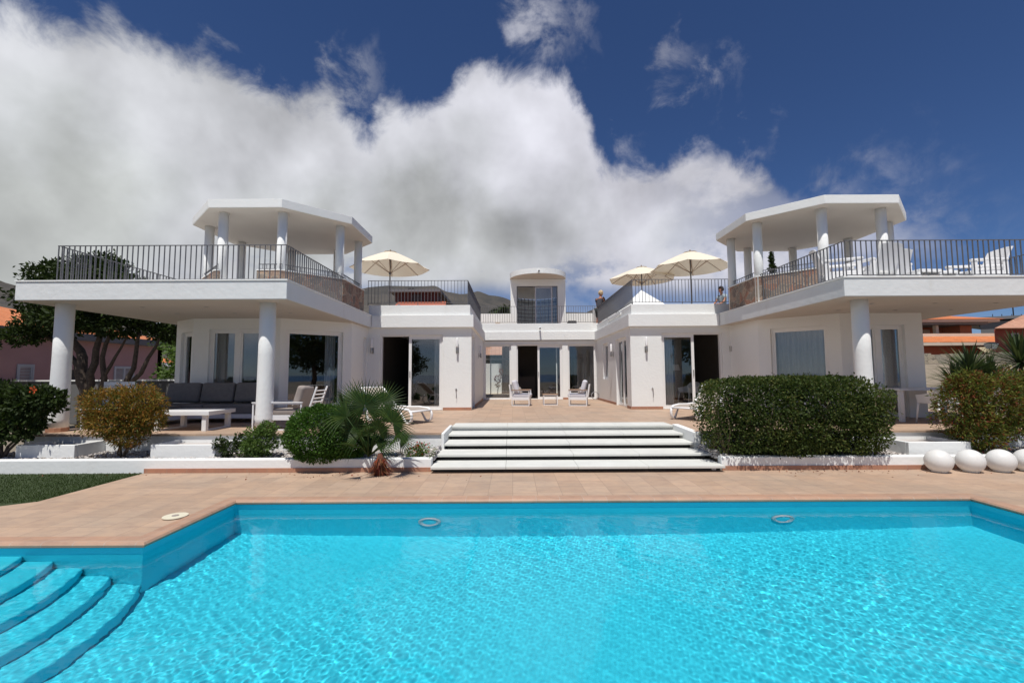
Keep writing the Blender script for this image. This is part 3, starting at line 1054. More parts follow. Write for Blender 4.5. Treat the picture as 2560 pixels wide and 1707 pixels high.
# --- rooms behind: floors, inner walls with room shade put into their dark colour
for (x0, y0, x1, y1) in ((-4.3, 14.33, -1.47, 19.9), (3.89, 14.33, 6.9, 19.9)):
    MB().box(x0, y1 - .1, TZ, x1, y1, UND).build('inner_wall', 'room_shade', villa)
    MB().box(x0, y0, TZ, x1, y1 - .11, TZ + .006).build('inner_floor', 'room_shade', villa)
MB().box(-4.44, 14.33, TZ, -4.32, 19.9, UND).build('inner_wall', 'room_shade', villa)
MB().box(-1.46, 16.0, TZ + .01, -1.44, 19.8, UND).build('inner_wall', 'room_shade', villa)
MB().box(6.92, 14.33, TZ, 7.04, 19.9, UND).build('inner_wall', 'room_shade', villa)
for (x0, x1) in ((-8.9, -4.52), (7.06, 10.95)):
    MB().box(x0, 16.4, TZ, x1, 16.6, UND).build('inner_wall', 'room_shade', villa)
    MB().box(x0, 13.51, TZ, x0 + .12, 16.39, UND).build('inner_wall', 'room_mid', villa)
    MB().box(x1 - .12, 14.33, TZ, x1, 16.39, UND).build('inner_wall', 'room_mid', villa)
MB().box(-9.0, 13.5, TZ, -8.91, 20, UND).build('outer_wall', 'stucco', villa)
MB().box(10.96, 13.5, TZ, 11.05, 20, UND).build('outer_wall', 'stucco', villa)
# hall behind the courtyard: glass at left sees right through to a white rear wall
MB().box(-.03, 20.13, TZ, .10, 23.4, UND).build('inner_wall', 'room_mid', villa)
MB().box(.11, 23.3, TZ, 2.25, 23.4, UND).build('inner_wall', 'room_shade', villa)
MB().box(.11, 22.0, TZ, 1.1, 22.1, 1.5).build('inner_counter', 'room_shade', villa)
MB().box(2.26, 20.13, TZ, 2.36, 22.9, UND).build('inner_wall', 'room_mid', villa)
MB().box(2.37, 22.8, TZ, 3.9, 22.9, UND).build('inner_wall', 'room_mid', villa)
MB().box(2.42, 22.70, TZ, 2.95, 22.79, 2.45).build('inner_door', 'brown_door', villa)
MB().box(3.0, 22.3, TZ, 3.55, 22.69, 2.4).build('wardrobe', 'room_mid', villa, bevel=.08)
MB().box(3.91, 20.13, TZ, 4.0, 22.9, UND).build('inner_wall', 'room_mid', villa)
MB().box(-1.55, 20.13, TZ, -1.46, 23.9, UND).build('inner_wall', 'stucco', villa)
MB().box(-1.45, 23.35, TZ + .001, -.04, 23.40, TZ + .06).build('sill', 'frame_white', villa)
MB().box(-1.45, 23.35, 2.35, -.04, 23.41, 2.42).build('transom', 'frame_white', villa)
MB().box(-1.12, 23.30, TZ, -1.07, 23.37, 2.35).build('mullion', 'frame_white', villa)
# --- roof slabs
SL = (-9.60, -4.35); SR = (6.43, 11.45); SY = 8.70
for (x0, x1) in (SL, SR):
    MB().box(x0, SY, UND + .004, x1, 13.98, ROOF - .02).build('terrace_roof', 'stucco_pool_tint', villa, bevel=.008)
    MB().box(x0 - .015, SY - .015, ROOF - .019, x1 + .015, 13.98, ROOF + .012).build('roof_edge', 'stucco', villa, bevel=.004)
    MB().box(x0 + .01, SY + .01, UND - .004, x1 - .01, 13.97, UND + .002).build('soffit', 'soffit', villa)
for (x0, x1) in ((-9.4, -4.36), (6.44, 11.3)):
    MB().box(x0, 13.985, UND, x1, 20.5, ROOF).build('rear_roof', 'stucco', villa)
rf = MB().box(-4.349, 14.0, UND, -1.19, 24.2, ROOF).build('wing_roof', 'stucco', villa, bevel=.006)
rf = MB().box(3.61, 14.0, UND, 6.429, 24.2, ROOF).build('wing_roof', 'stucco', villa, bevel=.006)
rf = MB().box(-1.188, 19.80, UND + .03, 3.608, 24.2, ROOF + .02).build('middle_roof', 'stucco', villa, bevel=.006)
# parapets standing on the roofs
pp = MB()
pp.box(-4.46, 14.08, ROOF + .0, -1.30, 14.22, PAR).box(-1.44, 14.221, ROOF, -1.30, 19.86, PAR)
pp.build('parapet', 'stucco', villa, bevel=.006)
pp = MB()
pp.box(3.72, 14.08, ROOF + .0, 6.9, 14.22, PAR).box(3.72, 14.221, ROOF, 3.86, 19.86, PAR)
pp.build('parapet', 'stucco', villa, bevel=.006)
MB().box(-1.44, 19.861, ROOF + .021, 3.86, 20.0, PAR + .06).build('parapet', 'stucco', villa, bevel=.006)
MB().box(-4.4, 14.23, ROOF + .001, 6.8, 19.0, ROOF + .01)
MB().box(-1.43, 20.01, ROOF + .021, 3.85, 24.0, 3.62).build('roof_floor', 'deck_tile', villa)
for x0, x1 in ((-4.44, -1.45), (3.87, 6.9)):
    MB().box(x0, 14.23, ROOF + .001, x1, 24.0, 3.62).build('roof_floor', 'deck_tile', villa)
MB().box(-6.0, 24.01, 3.3, -1.9, 24.2, 4.95).build('rear_parapet', 'stucco', villa)
MB().box(-1.89, 24.01, 3.445, 6.6, 24.2, 4.82).build('rear_parapet', 'stucco', villa)
MB().box(4.3, 21.6, 3.62, 4.42, 24.0, 5.0).build('rear_parapet', 'stucco', villa)
# columns carrying the terrace roofs
for cx in (-9.03, -4.93, 7.03, 11.1):
    c_ = MB().lathe(cx, 9.13, [(.170, TZ + .085), (.163, .75), (.155, 1.3), (.150, 2.0), (.150, UND + .001)], 40).build('column', 'stucco', villa, smooth=True)
    MB().lathe(cx, 9.13, [(.178, TZ), (.178, TZ + .078), (.174, TZ + .085)], 12).build('base_tile', 'skirting', c_)


def octa(cx, cy, ap):
    h = ap * math.tan(PI / 8)
    return [(cx - h, cy - ap), (cx + h, cy - ap), (cx + ap, cy - h), (cx + ap, cy + h), (cx + h, cy + ap), (cx - h, cy + ap), (cx - ap, cy + h), (cx - ap, cy - h)]


railn = {}


def railing(label, pts, z0, z1, spacing=.104, group='grey metal railings round the roof terraces', bar=.012, thick=.02):
    """railing with its handrail, bottom rail, posts and every bar"""
    cx = sum(p[0] for p in pts) / len(pts); cy = sum(p[1] for p in pts) / len(pts)
    t = thing('railing', label, 'railing', (cx, cy, z0), world=True, group=group)
    hr = MB(); br = MB()
    key = (round(z1 - z0, 3), bar)
    if key not in railn:
        m_ = MB().box(-bar / 2, -bar / 2 - .004, 0, bar / 2, bar / 2 + .004, z1 - z0 - .045)
        me = bpy.data.meshes.new('baluster'); me.from_pydata(m_.v, [], m_.f); me.materials.append(M['metal_grey'])
        railn[key] = me
    for i in range(len(pts) - 1):
        a = Vector(pts[i]); b = Vector(pts[i + 1])
        f = Fr(a, b)
        f.box(hr, -.012, f.L + .012, -thick / 2 - .004, thick / 2 + .004, z1 - .016, z1)
        f.box(br, 0, f.L, -.009, .009, z0 + .028, z0 + .044)
        n = max(1, round(f.L / spacing))
        for k in range(0 if i == 0 else 1, n + 1):
            p = f.a + f.d * (f.L * k / n)
            o = bpy.data.objects.new('baluster', railn[key])
            COL.objects.link(o); o.parent = t
            o.location = (p.x - cx, p.y - cy, .03)
            o.rotation_euler = (0, 0, math.atan2(f.d.y, f.d.x))
        npost = max(1, round(f.L / 1.6))
        for k in range(npost + 1):
            p = f.a + f.d * (f.L * k / npost)
            MB().box(p.x - .01, p.y - .01, z0 - .03, p.x + .01, p.y + .01, z0 + .03).build('post_foot', 'metal_grey', t)
    hr.build('handrail', 'metal_grey', t, bevel=.003)
    br.build('bottom_rail', 'metal_grey', t)
    return t


RZ0, RZ1 = ROOF + .012, 4.18
railing('grey railing along the front edge of the left terrace roof', [(-8.97, 8.86), (-4.46, 8.86)], RZ0, RZ1)
railing('grey railing on the right edge of the left terrace roof', [(-4.46, 8.93), (-4.46, 12.0)], RZ0, RZ1)
railing('grey railing on the far left edge of the left terrace roof', [(-8.97, 12.4), (-8.97, 8.93)], RZ0, RZ1)
railing('grey railing along the front edge of the right terrace roof', [(6.53, 8.76), (11.33, 8.76)], RZ0, RZ1)
railing('grey railing on the left edge of the right terrace roof', [(6.53, 12.0), (6.53, 8.84)], RZ0, RZ1)
railing('grey railing on the far right edge of the right terrace roof', [(11.33, 8.84), (11.33, 12.6)], RZ0, RZ1)
W0, W1 = PAR + .03, 4.55
railing('grey railing on top of the left wing facing the pool', [(-4.50, 14.0 + .12), (-1.38, 14.12)], W0, W1)
railing('grey railing on the left wing along the courtyard', [(-1.38, 14.2), (-1.38, 19.8)], W0, W1)
railing('grey railing on top of the right wing facing the pool', [(3.78, 14.12), (6.9, 14.12)], W0, W1)
railing('grey railing on the right wing along the courtyard', [(3.78, 19.8), (3.78, 14.2)], W0, W1)
railing('grey railing above the courtyard in front of the rounded stair tower', [(-1.36, 19.9), (3.76, 19.9)], W0 + .05, W1 + .04)

# --- open pavilions with stone parapets on the two terrace roofs
for side, (cx, cy) in (('left', (-6.35, 12.70)), ('right', (8.30, 12.62))):
    pv_ = thing('roof_pavilion', 'octagonal white open pavilion on the %s terrace roof' % side, 'pavilion', (cx, cy, ROOF), world=True, group='octagonal roof pavilions')
    MB().prism(octa(cx, cy, 2.12), 5.59, 5.795).build('pavilion_roof', 'stucco', pv_, bevel=.006)
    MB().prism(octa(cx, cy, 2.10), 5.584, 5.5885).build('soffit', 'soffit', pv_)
    for (x, y) in octa(cx, cy, 1.75):
        MB().cyl(x, y, ROOF + .012, 5.5838, .112, n=32).build('column', 'stucco', pv_, smooth=True).data.polygons[0].use_smooth = False
    ring = octa(cx, cy, 1.92 if side == 'left' else 1.86)
    for i in range(8):
        a, b = ring[i], ring[(i + 1) % 8]
        f = Fr(a, b)
        runs = [(0, f.L)]
        if i == 0:
            runs = [(0, .10), (1.02, f.L)] if side == 'left' else [(0, .12), (1.2, f.L)]
        if i == 4:
            runs = [(0, .3), (1.2, f.L)]
        for u0, u1 in runs:
            stn = MB(); cop = MB(); hr = MB(); ps = MB()
            f.box(stn, u0, u1, 0, .16, ROOF + .012, 4.115)
            f.box(cop, u0 - .004, u1 + .004, -.015, .175, 4.1155, 4.14)
            f.box(hr, u0, u1, .07, .095, 4.275, 4.29)
            f.box(hr, u0, u1, .075, .09, 4.165, 4.175)
            n = max(2, round((u1 - u0) / .10))
            for k in range(n + 1):
                u = u0 + .006 + (u1 - u0 - .012) * k / n
                f.box(ps, u - .005, u + .005, .076, .089, 4.1405, 4.2745)
            stn.build('stone_parapet', 'stone_clad', pv_)
            cop.build('coping', 'stucco', pv_)
            hr.build('handrail', 'metal_grey', pv_)
            ps.build('rail_bars', 'metal_grey', pv_)

# --- rounded stair tower on the middle roof
tw = thing('stair_tower', 'white rounded stair tower with glass block wall on the middle roof', 'tower', (1.25, 21.9, 3.62), world=True)
TY = 21.8
F = Fr((-.06, TY), (2.60, TY))
w_ = MB(); F.wall(w_, 3.62, 6.20, .14, [(.30, 2.28, 3.66, 5.86)]); w_.build('front_wall', 'stucco', tw)
arc = []
for k in range(29):
    a = PI * k / 28
    arc.append((1.27 + 1.33 * math.cos(a), TY + .15 + 1.33 * math.sin(a)))
rw = MB()
inner = [(1.27 + 1.23 * math.cos(PI * k / 28), TY + .15 + 1.23 * math.sin(PI * k / 28)) for k in range(29)]
blk = MB()
for k in range(28):
    (x0, y0), (x1, y1) = arc[k], arc[k + 1]
    (a0, b0), (a1, b1) = inner[k], inner[k + 1]
    q = [(a0, b0), (a1, b1), (x1, y1), (x0, y0)]
    if 3 <= k < 25:
        rw.prism([q[0], q[3], q[2], q[1]], 5.45, 6.20)
        rw.prism([q[0], q[3], q[2], q[1]], 3.62, 3.75)
        if k % 2:
            mx_, my_ = (a0 + a1 + x0 + x1) / 4, (b0 + b1 + y0 + y1) / 4
    else:
        rw.prism([q[0], q[3], q[2], q[1]], 3.62, 6.20)
rw.build('round_wall', 'stucco', tw)
bk = []
for k in range(14):
    a = PI * (.125 + .75 * (k + .5) / 14)
    for j in range(9):
        z = 3.76 + j * .188
        ang = PI * .75 / 14 / 2 * .80
        q = [(1.27 + r_ * math.cos(a + s_ * ang), TY + .15 + r_ * math.sin(a + s_ * ang)) for r_, s_ in ((1.24, 1), (1.32, 1), (1.32, -1), (1.24, -1))]
        blk.prism(list(reversed(q)), z, z + .150)
blk.build('glass_blocks', 'glass_block', tw)
grd = MB()
for k in range(15):
    a = PI * (.125 + .75 * k / 14)
    q = [(1.27 + r_ * math.cos(a + s_ * .008), TY + .15 + r_ * math.sin(a + s_ * .008)) for r_, s_ in ((1.25, 1), (1.31, 1), (1.31, -1), (1.25, -1))]
    grd.prism(list(reversed(q)), 3.75, 5.45)
for j in range(9):
    for k in range(28):
        a0, a1 = PI * k / 28, PI * (k + 1) / 28
        if 3 <= k < 25:
            q = [(1.27 + r_ * math.cos(a), TY + .15 + r_ * math.sin(a)) for r_, a in ((1.252, a0), (1.308, a0), (1.308, a1), (1.252, a1))]
            grd.prism(q, 3.726 + j * .188 + .004, 3.758 + j * .188)
grd.build('block_joints', 'charcoal', tw)
disc = [(1.27 + 1.36 * math.cos(PI * k / 28), TY + .16 + 1.36 * math.sin(PI * k / 28)) for k in range(29)] + \
       [(1.27 + 1.36 * math.cos(PI + PI * k / 28), TY + .16 + 1.40 * math.sin(PI + PI * k / 28)) for k in range(1, 28)]
MB().prism(disc, 6.22, 6.46).build('tower_roof', 'stucco', tw)
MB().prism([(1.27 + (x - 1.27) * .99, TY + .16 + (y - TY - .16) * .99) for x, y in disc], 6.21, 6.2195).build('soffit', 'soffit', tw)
fo = F.ring(MB(), .30, 2.28, 3.66, 5.86, .04, .03, .10).build('door_frame', 'metal_grey', tw)
F.ring(MB(), 1.18, 2.02, 3.68, 5.82, .055, .02, .06).build('sash', 'shutter', fo)
F.box(MB(), 1.235, 1.965, .035, .04, 3.74, 5.765).build('pane', 'glass', fo)
F.box(MB(), 2.04, 2.24, .035, .04, 3.70, 5.82).build('side_panel', 'glass', fo)

# ------------------------------------------------------------------ wall lamps, cameras, taps, downlights


def wall_lamp(x, y, z0, nx, ny, label, group='white tube wall lamps with steel holders'):
    t = thing('wall_lamp', label, 'wall lamp', (x, y, z0), math.atan2(ny, nx) + PI / 2, group=group)
    MB().box(-.045, -.012, -.01, .045, 0, .17).build('backplate', 'steel', t)
    MB().box(-.014, -.06, .06, .014, -.012, .09).build('arm', 'steel', t)
    MB().cyl(0, -.085, 0, .165, .034, n=20).build('holder', 'steel', t, smooth=True, bevel=.003)
    MB().lathe(0, -.085, [(.036, .166), (.038, .20), (.038, .43), (.030, .45), (.012, .458)], 20).build('glass_tube', 'white_resin', t, smooth=True)


wall_lamp(-4.34, WY, 2.27, 0, -1, 'wall lamp on the left wing beside the big picture window')
wall_lamp(-1.70, WY, 2.27, 0, -1, 'wall lamp on the left wing front near the courtyard corner')
wall_lamp(4.16, WY, 2.27, 0, -1, 'wall lamp on the right wing front near the courtyard corner')
wall_lamp(6.80, WY, 2.27, 0, -1, 'wall lamp on the right wing by the open sliding door')
wall_lamp(3.68, 16.5, 2.22, -1, 0, 'wall lamp on the right courtyard wall between window and door')
wall_lamp(-1.26, 17.0, 2.22, 1, 0, 'wall lamp on the left courtyard wall')
for (x, y, z, lb) in ((1.20, 14.0, 0, ''),):
    pass
for (x, y, z, lb) in ((1.22, 19.80, 3.60, 'small white security camera on the parapet above the courtyard'),
                      (1.24, TY - 1.25, 6.30, 'small white security camera on the rounded tower roof edge')):
    t = thing('security_camera', lb, 'camera', (x, y, z))
    MB().cyl(0, 0, -.01, .06, .045, n=20).xform(Matrix.Rotation(R(90), 4, 'X')).build('mount', 'white_resin', t, smooth=True)
    b_ = MB().tube([(0, -.06, 0), (0, -.20, -.02)], [.035, .04], 16).build('body', 'white_resin', t, smooth=True)
    MB().tube([(0, -.201, -.02), (0, -.215, -.022)], [.034, .034], 16).build('lens', 'black', b_)
for (x, lb) in ((-1.73, 'small white tap with short hose on the left wing wall'), (4.33, 'small white tap with short hose on the right wing wall')):
    t = thing('wall_tap', lb, 'tap', (x, WY - .001, 1.14))
    MB().cyl(0, 0, 0, .02, .028, n=16).xform(Matrix.Rotation(R(90), 4, 'X')).build('rosette', 'steel', t)
    MB().tube([(0, -.02, 0), (0, -.06, .005), (0, -.075, -.03)], .011, 8).build('spout', 'steel', t, smooth=True)
    MB().tube([(0, -.03, .005), (0, -.035, .05)], [.008, .014], 8).build('handle', 'white_resin', t)
    MB().tube([(0, -.075, -.03), (.01, -.07, -.16), (.005, -.05, -.27)], .008, 6).build('hose', 'cable', t)
for x0, sd in ((-8.2, 'left'), (7.3, 'right')):
    for dx, c_ in ((.35, 'left'), (1.7, 'middle'), (3.0, 'right')):
        for y, w_ in ((9.6, 'front'), (10.6, 'rear')):
            t = thing('downlight', '%s %s one of the small round downlights in the %s terrace ceiling' % (w_, c_, sd), 'downlight', (x0 + dx, y, UND - .0045), group='downlights in the %s terrace ceiling' % sd)
            MB().lathe(0, 0, [(.05, 0), (.05, -.004), (.036, -.006), (.030, -.002)], 20).build('trim_ring', 'steel', t)

# ------------------------------------------------------------------ mountain and neighbouring houses
RIDGE = [(-95, .12), (-75, .14), (-58, .157), (-54.7, .157), (-48.7, .142), (-45.8, .125), (-42, .10), (-38.8, .0886), (-36.4, .0891), (-31, .1134), (-24, .16), (-17.7, .186), (-15.4, .1916), (-12, .1923),
         (-9.6, .1954), (-8.5, .1843), (-6.6, .1778), (-5.5, .179), (-4.2, .1855), (-3, .1766), (-1.2, .1722), (1, .1559), (4, .142), (6.8, .1366), (9.3, .1347),
         (10.6, .1437), (11.5, .1449), (14, .135), (20.4, .09), (30, .05), (41.6, .02), (60, .01)]
ra = np.array(RIDGE)
na, nd = 420, 60
V = []
for i in range(na):
    a = -95 + 155 * i / (na - 1)
    rt = np.interp(a, ra[:, 0], ra[:, 1])
    for j in range(nd):
        t_ = j / (nd - 1)
        dist = 170 * (2700 / 170) ** t_
        u = max(0, (dist - 170) / 2530)
        x, y = dist * math.sin(R(a)), dist * math.cos(R(a))
        base_t = rt * (u ** .55) * (.9 if j < nd - 1 else 1)
        nn = noise.fractal(Vector((x * .0022, y * .0022, 3.3)), 1.0, 2.1, 6)
        h = EYE + dist * base_t + nn * dist * .020 * min(1, u * 3) * (1.0 if j < nd - 2 else .25)
        if j == nd - 1:
            h = EYE + dist * (rt + .0016 * noise.fractal(Vector((a * .9, 1.7, 0)), 1.0, 2.1, 4))
        h = min(h, EYE + dist * rt * (1 if j == nd - 1 else .985))
        V.append((x, y, h if j else -2))
F_ = [(i * nd + j, (i + 1) * nd + j, (i + 1) * nd + j + 1, i * nd + j + 1) for i in range(na - 1) for j in range(nd - 1)]
mm = MB(); mm.v = V; mm.f = F_
mo = struct('mountain', mm, 'mountain_rock', smooth=True)
MTN = [Vector(p) for p in V]


def at_px(px, py, dist_y):
    """point seen at photo pixel px,py at depth dist_y (used to read positions off the photo)"""
    th = math.atan(83 / 1138); u = px - 1280; v = 853.5 - py; c_, s_ = math.cos(.005), math.sin(.005)
    u, v = (u * c_ + v * s_) / 1138, (-u * s_ + v * c_) / 1138
    d = (u, math.cos(th) - v * math.sin(th), math.sin(th) + v * math.cos(th))
    k = dist_y / d[1]
    return Vector((d[0] * k, dist_y, EYE + d[2] * k))


rnd = random.Random(11)
# tiny houses on the slope seen through the gap left of the villa
for i in range(16):
    p = at_px(372 + rnd.random() * 70, 833 + rnd.random() * 26, 300 + rnd.random() * 120)
    a = math.degrees(math.atan2(p.x, p.y)); dist = math.hypot(p.x, p.y)
    ia = int(round((a + 95) / 155 * (na - 1))); col_ = [MTN[ia * nd + j] for j in range(nd)]
    h = next((q.z for q in col_ if math.hypot(q.x, q.y) >= dist), p.z)
    s_ = 5 + rnd.random() * 5
    t = thing('hillside_house', 'tiny pale house far off on the hillside behind the left terrace', 'house', (p.x, p.y, h - 4), rnd.random(), group='tiny houses on the far hillside')
    MB().box(-s_ / 2, -3, -3, s_ / 2, 3, 6).build('walls', rnd.choice(['chimney_white', 'cream', 'salmon', 'beige_wall']), t)
    MB().add([(-s_ / 2 - .3, -3.3, 6), (s_ / 2 + .3, -3.3, 6), (s_ / 2 + .3, 3.3, 6), (-s_ / 2 - .3, 3.3, 6), (-s_ / 2, 0, 7.4), (s_ / 2, 0, 7.4)],
             [(0, 1, 5, 4), (2, 3, 4, 5), (0, 4, 3), (1, 2, 5)]).build('roof', 'roof_tile', t)

# pink neighbour on the left
ph = thing('pink_house', 'dusky pink house with tiled roof beyond the left garden wall', 'house', (-20, 18, 0), world=True)
PW = Fr((-18, 9.0), (-18, 23.4))          # outside faces +x
# left normal of +y is -x : inward
w_ = MB(); PW.wall(w_, -.05, 3.08, .3, [(7.55, 8.15, .9, 2.06), (9.4, 10.05, .9, 1.88), (11.6, 12.7, .9, 2.06)]); w_.build('wall', 'pink_wall', ph)
w_ = MB(); Fr((-18, 23.4), (-27, 23.4)).wall(w_, -.05, 3.08, .3); w_.build('wall', 'pink_wall', ph)
MB().box(-27.5, 8.7, 3.08, -17.62, 23.8, 3.36).build('eaves', 'eave_grey', ph)
MB().add([(-17.64, 8.7, 3.365), (-17.64, 23.78, 3.365), (-27.4, 23.78, 3.365), (-27.4, 8.7, 3.365), (-22.5, 12.5, 4.75), (-22.5, 19, 4.75)],
         [(0, 1, 5, 4), (1, 2, 5), (2, 3, 4, 5), (3, 0, 4)]).build('roof', 'roof_tile', ph)
MB().box(-18.0, 18.4, .9, -18.2, 19.05, 1.88).xform(Matrix.Translation((-.02, 0, 0))).build('dark_opening', 'dark_recess', ph)
for (u0, u1, lv) in ((7.55, 8.15, 1), (11.6, 12.7, 2)):
    f = MB(); PW.ring(f, u0, u1, .9, 2.06, .06, -.03, .05); wf = f.build('window_frame', 'shutter', ph)
    for q in range(lv):
        a = u0 + .06 + (u1 - u0 - .12) * q / lv; b = u0 + .06 + (u1 - u0 - .12) * (q + 1) / lv
        sl = MB()
        PW.ring(sl, a, b, .96, 2.0, .05, -.02, .02)
        for k in range(17):
            z = 1.02 + k * .055
            PW.box(sl, a + .05, b - .05, -.012 + .012, .022, z, z + .028)
        sl.build('shutter', 'shutter', wf)
MB().box(-18.012, 9.2, 2.28, -17.99, 15.9, 2.30).build('wall_groove', 'eave_grey', ph)

bw = thing('boundary_wall', 'long boundary wall, tree shade coloured in, pale coping, left of the terrace', 'wall', (-14, 16.1, 0), world=True)
MB().box(-17.95, 16.0, -.05, -9.02, 16.2, 1.43).build('wall', 'grey_building', bw)  # dark grey carries the tree's shade on a grey-white wall
bpy.data.objects['wall'] if False else None
MB().box(-17.95, 15.96, 1.431, -9.02, 16.26, 1.48).build('coping', 'stucco', bw)

# brown house above the left wing
P = at_px(986, 757, 42)
bh = thing('brown_house', 'dark brown hillside house with flat eaves seen over the left wing roof', 'house', (-8.5, 46, 3), world=True)
x0, x1 = at_px(988, 740, 42).x, at_px(1094, 740, 42).x
zt, zb = at_px(1040, 729, 42).z, at_px(1040, 754, 42).z
MB().box(x0, 42, zb, x1, 50, zt - .12).build('wall', 'brown_house', bh)
MB().box(x0 - .5, 41.4, zt - .12, x1 + .35, 50.5, zt + .12).build('eaves', 'eave_grey', bh)
MB().box(x0 + 1.6, 41.95, zb, x0 + 2.5, 41.99, zt - .3).build('glass_door', 'dark_recess', bh)
MB().box(x0 + .5, 45, zt + .12, x0 + 1.1, 45.6, zt + .9).build('chimney', 'black', bh)
MB().add([(x0 + .3, 38.5, zb - 1.6), (x1 + 1.2, 38.5, zb - 1.6), (x1 + .8, 41.9, zb - .02), (x0 + .3, 41.9, zb - .02)], [(0, 1, 2, 3)]).build('porch_roof', 'salmon_deep', bh)
MB().box(x0 + .3, 41.9, 2.0, x1 + .5, 50, zb).build('lower_wall', 'salmon_deep', bh)
# small white skylight pyramids on the wing roofs
for (x, y, r_, h, lb) in ((4.72, 16.4, .98, .95, 'white pyramid skylight on the right wing roof'), (-4.15, 16.6, .55, .52, 'small white pyramid skylight on the left wing roof')):
    t = thing('pyramid_skylight', lb, 'skylight', (x, y, 3.62))
    MB().box(-r_ - .05, -r_ - .05, -.005, r_ + .05, r_ + .05, .06).build('kerb', 'stucco', t)
    MB().add([(-r_, -r_, .061), (r_, -r_, .061), (r_, r_, .061), (-r_, r_, .061), (0, 0, .061 + h)], [(0, 1, 4), (1, 2, 4), (2, 3, 4), (3, 0, 4), (3, 2, 1, 0)]).build('cover', 'stucco', t)

# orange roofed house on the right


def hip(mb, x0, x1, y0, y1, z0, z1, inset):
    ym = (y0 + y1) / 2
    return mb.add([(x0, y0, z0), (x1, y0, z0), (x1, y1, z0), (x0, y1, z0), (x0 + inset, ym, z1), (x1 - inset, ym, z1)],
                  [(0, 1, 5, 4), (1, 2, 5), (2, 3, 4, 5), (3, 0, 4), (3, 2, 1, 0)])


oh = thing('orange_roof_house', 'salmon house with bright orange tiled roofs and long balcony', 'house', (37, 42, 2), world=True)
D = 38
X = lambda px, d=D: at_px(px, 850, d).x
Zp = lambda py, px=2400, d=D: at_px(px, py, d).z
xa, xb = X(2180), X(2488)
hip(MB(), xa - 2, xb + .4, D - .6, D + 10, Zp(800) + .02, Zp(783, 2395, D + 5), 4.6).build('roof', 'roof_tile', oh)
MB().box(xa, D - .5, Zp(806), xb, D + 9.9, Zp(800)).build('eaves', 'cream', oh)
MB().box(xa, D - .3, Zp(812), xb - .8, D + 9.6, Zp(806) - .003).build('eaves', 'eave_grey', oh)
MB().box(xa, D + 2.2, 3, X(2420), D + 9.3, Zp(812) - .004).build('upper_wall', 'salmon', oh)
MB().box(X(2420) + .004, D + .6, 3, X(2450), D + 9.0, Zp(812) - .005).build('upper_wall', 'salmon', oh)
MB().box(X(2345), D + .1, 4, X(2352), D + .4, Zp(812) - .006).build('porch_pillar', 'cream', oh)
for a, b in ((2308, 2324), (2372, 2410)):
    MB().box(X(a, D + 2.2), D + 2.1, Zp(835), X(b, D + 2.2), D + 2.195, Zp(818)).build('roller_shutter', 'cream', oh)
MB().box(xa, D - 1.2, Zp(845), X(2496), D - .9, Zp(836.5)).build('balcony_wall', 'cream', oh)
MB().box(X(2496) + .01, D - 1.2, Zp(852), X(2527), D + 4, Zp(836)).build('balcony_wall', 'salmon', oh)
MB().add([(xa, D - 3.4, Zp(855, d=D - 3.4)), (X(2524, D - 3.4), D - 3.4, Zp(855, d=D - 3.4)), (X(2498), D - 1.21, Zp(843.5)), (xa, D - 1.21, Zp(843.5))], [(0, 1, 2, 3)]).build('roof', 'roof_tile', oh)
MB().box(xa, D - 3.4, Zp(863, d=D - 3.4), X(2524, D - 3.4), D - 1.0, Zp(856, d=D - 3.4)).build('eaves', 'cream', oh)
MB().box(xa, D - 2.6, 1.0, X(2524), D - 1.4, Zp(863, d=D - 3.4) - .01).build('lower_wall', 'salmon_deep', oh)
MB().box(X(2526, D - 3), D - 3.2, Zp(859, d=D - 3), X(2549, D - 3), D - 1.5, Zp(854, d=D - 3)).build('canopy', 'chimney_white', oh)
aw = thing('awning', 'cream fabric awning beside the orange roofed house', 'awning', (34, 33, 2), world=True)
MB().add([tuple(at_px(2443, 868, 34)), tuple(at_px(2513, 865.5, 34)), tuple(at_px(2535, 880, 32)), tuple(at_px(2462, 880, 32))], [(0, 1, 2, 3)]).build('fabric', 'awning', aw)
for px in (2464, 2533):
    p = at_px(px, 881, 32)
    MB().box(p.x - .03, 32, -.05, p.x + .03, 32.06, p.z).build('post', 'cream', aw)
rh = thing('red_house', 'dark red house with faded tile roof at the right edge', 'house', (34, 32, 2), world=True)
p0 = at_px(2487, 820, 31)
RH = [(p0.x, 31), (p0.x + 14, 31), (p0.x + 24, 43), (p0.x * 43 / 31 + .8, 43)]
MB().add([(x, y, p0.z) for x, y in RH] + [(p0.x + 12, 36.6, p0.z + 3.2), (p0.x + 15, 37.4, p0.z + 3.2)],
         [(0, 1, 5, 4), (1, 2, 5), (2, 3, 4, 5), (3, 0, 4), (3, 2, 1, 0)]).build('roof', 'roof_tile_pale', rh)
MB().prism([(p0.x + .8, 31.8), (p0.x + 13, 31.8), (p0.x + 22, 42), (p0.x * 42 / 31 + 2.2, 42)], .5, p0.z - .01).build('wall', 'brick_red', rh)
p1 = at_px(2527, 833, 31.8); p2 = at_px(2548, 855, 31.8)
wf = Fr((p1.x, 31.8), (p2.x, 31.8)).ring(MB(), 0, p2.x - p1.x, p2.z, p1.z, .05, -.05, -.004).build('window', 'shutter', rh)
MB().box(p1.x + .05, 31.77, p2.z + .05, p2.x - .05, 31.78, p1.z - .05).build('pane', 'dark_recess', wf)
gb_ = thing('grey_building', 'dark grey flat roofed building behind the tiled houses at right', 'building', (66, 62, 2), world=True)
q0, q1 = at_px(2450, 800, 62), at_px(2600, 785, 62)
MB().prism([(q0.x, 62), (q1.x, 62), (q1.x * 1.2, 74), (q0.x * 74 / 62 + 1, 74)], 1, q0.z - .1).build('wall', 'grey_building', gb_)
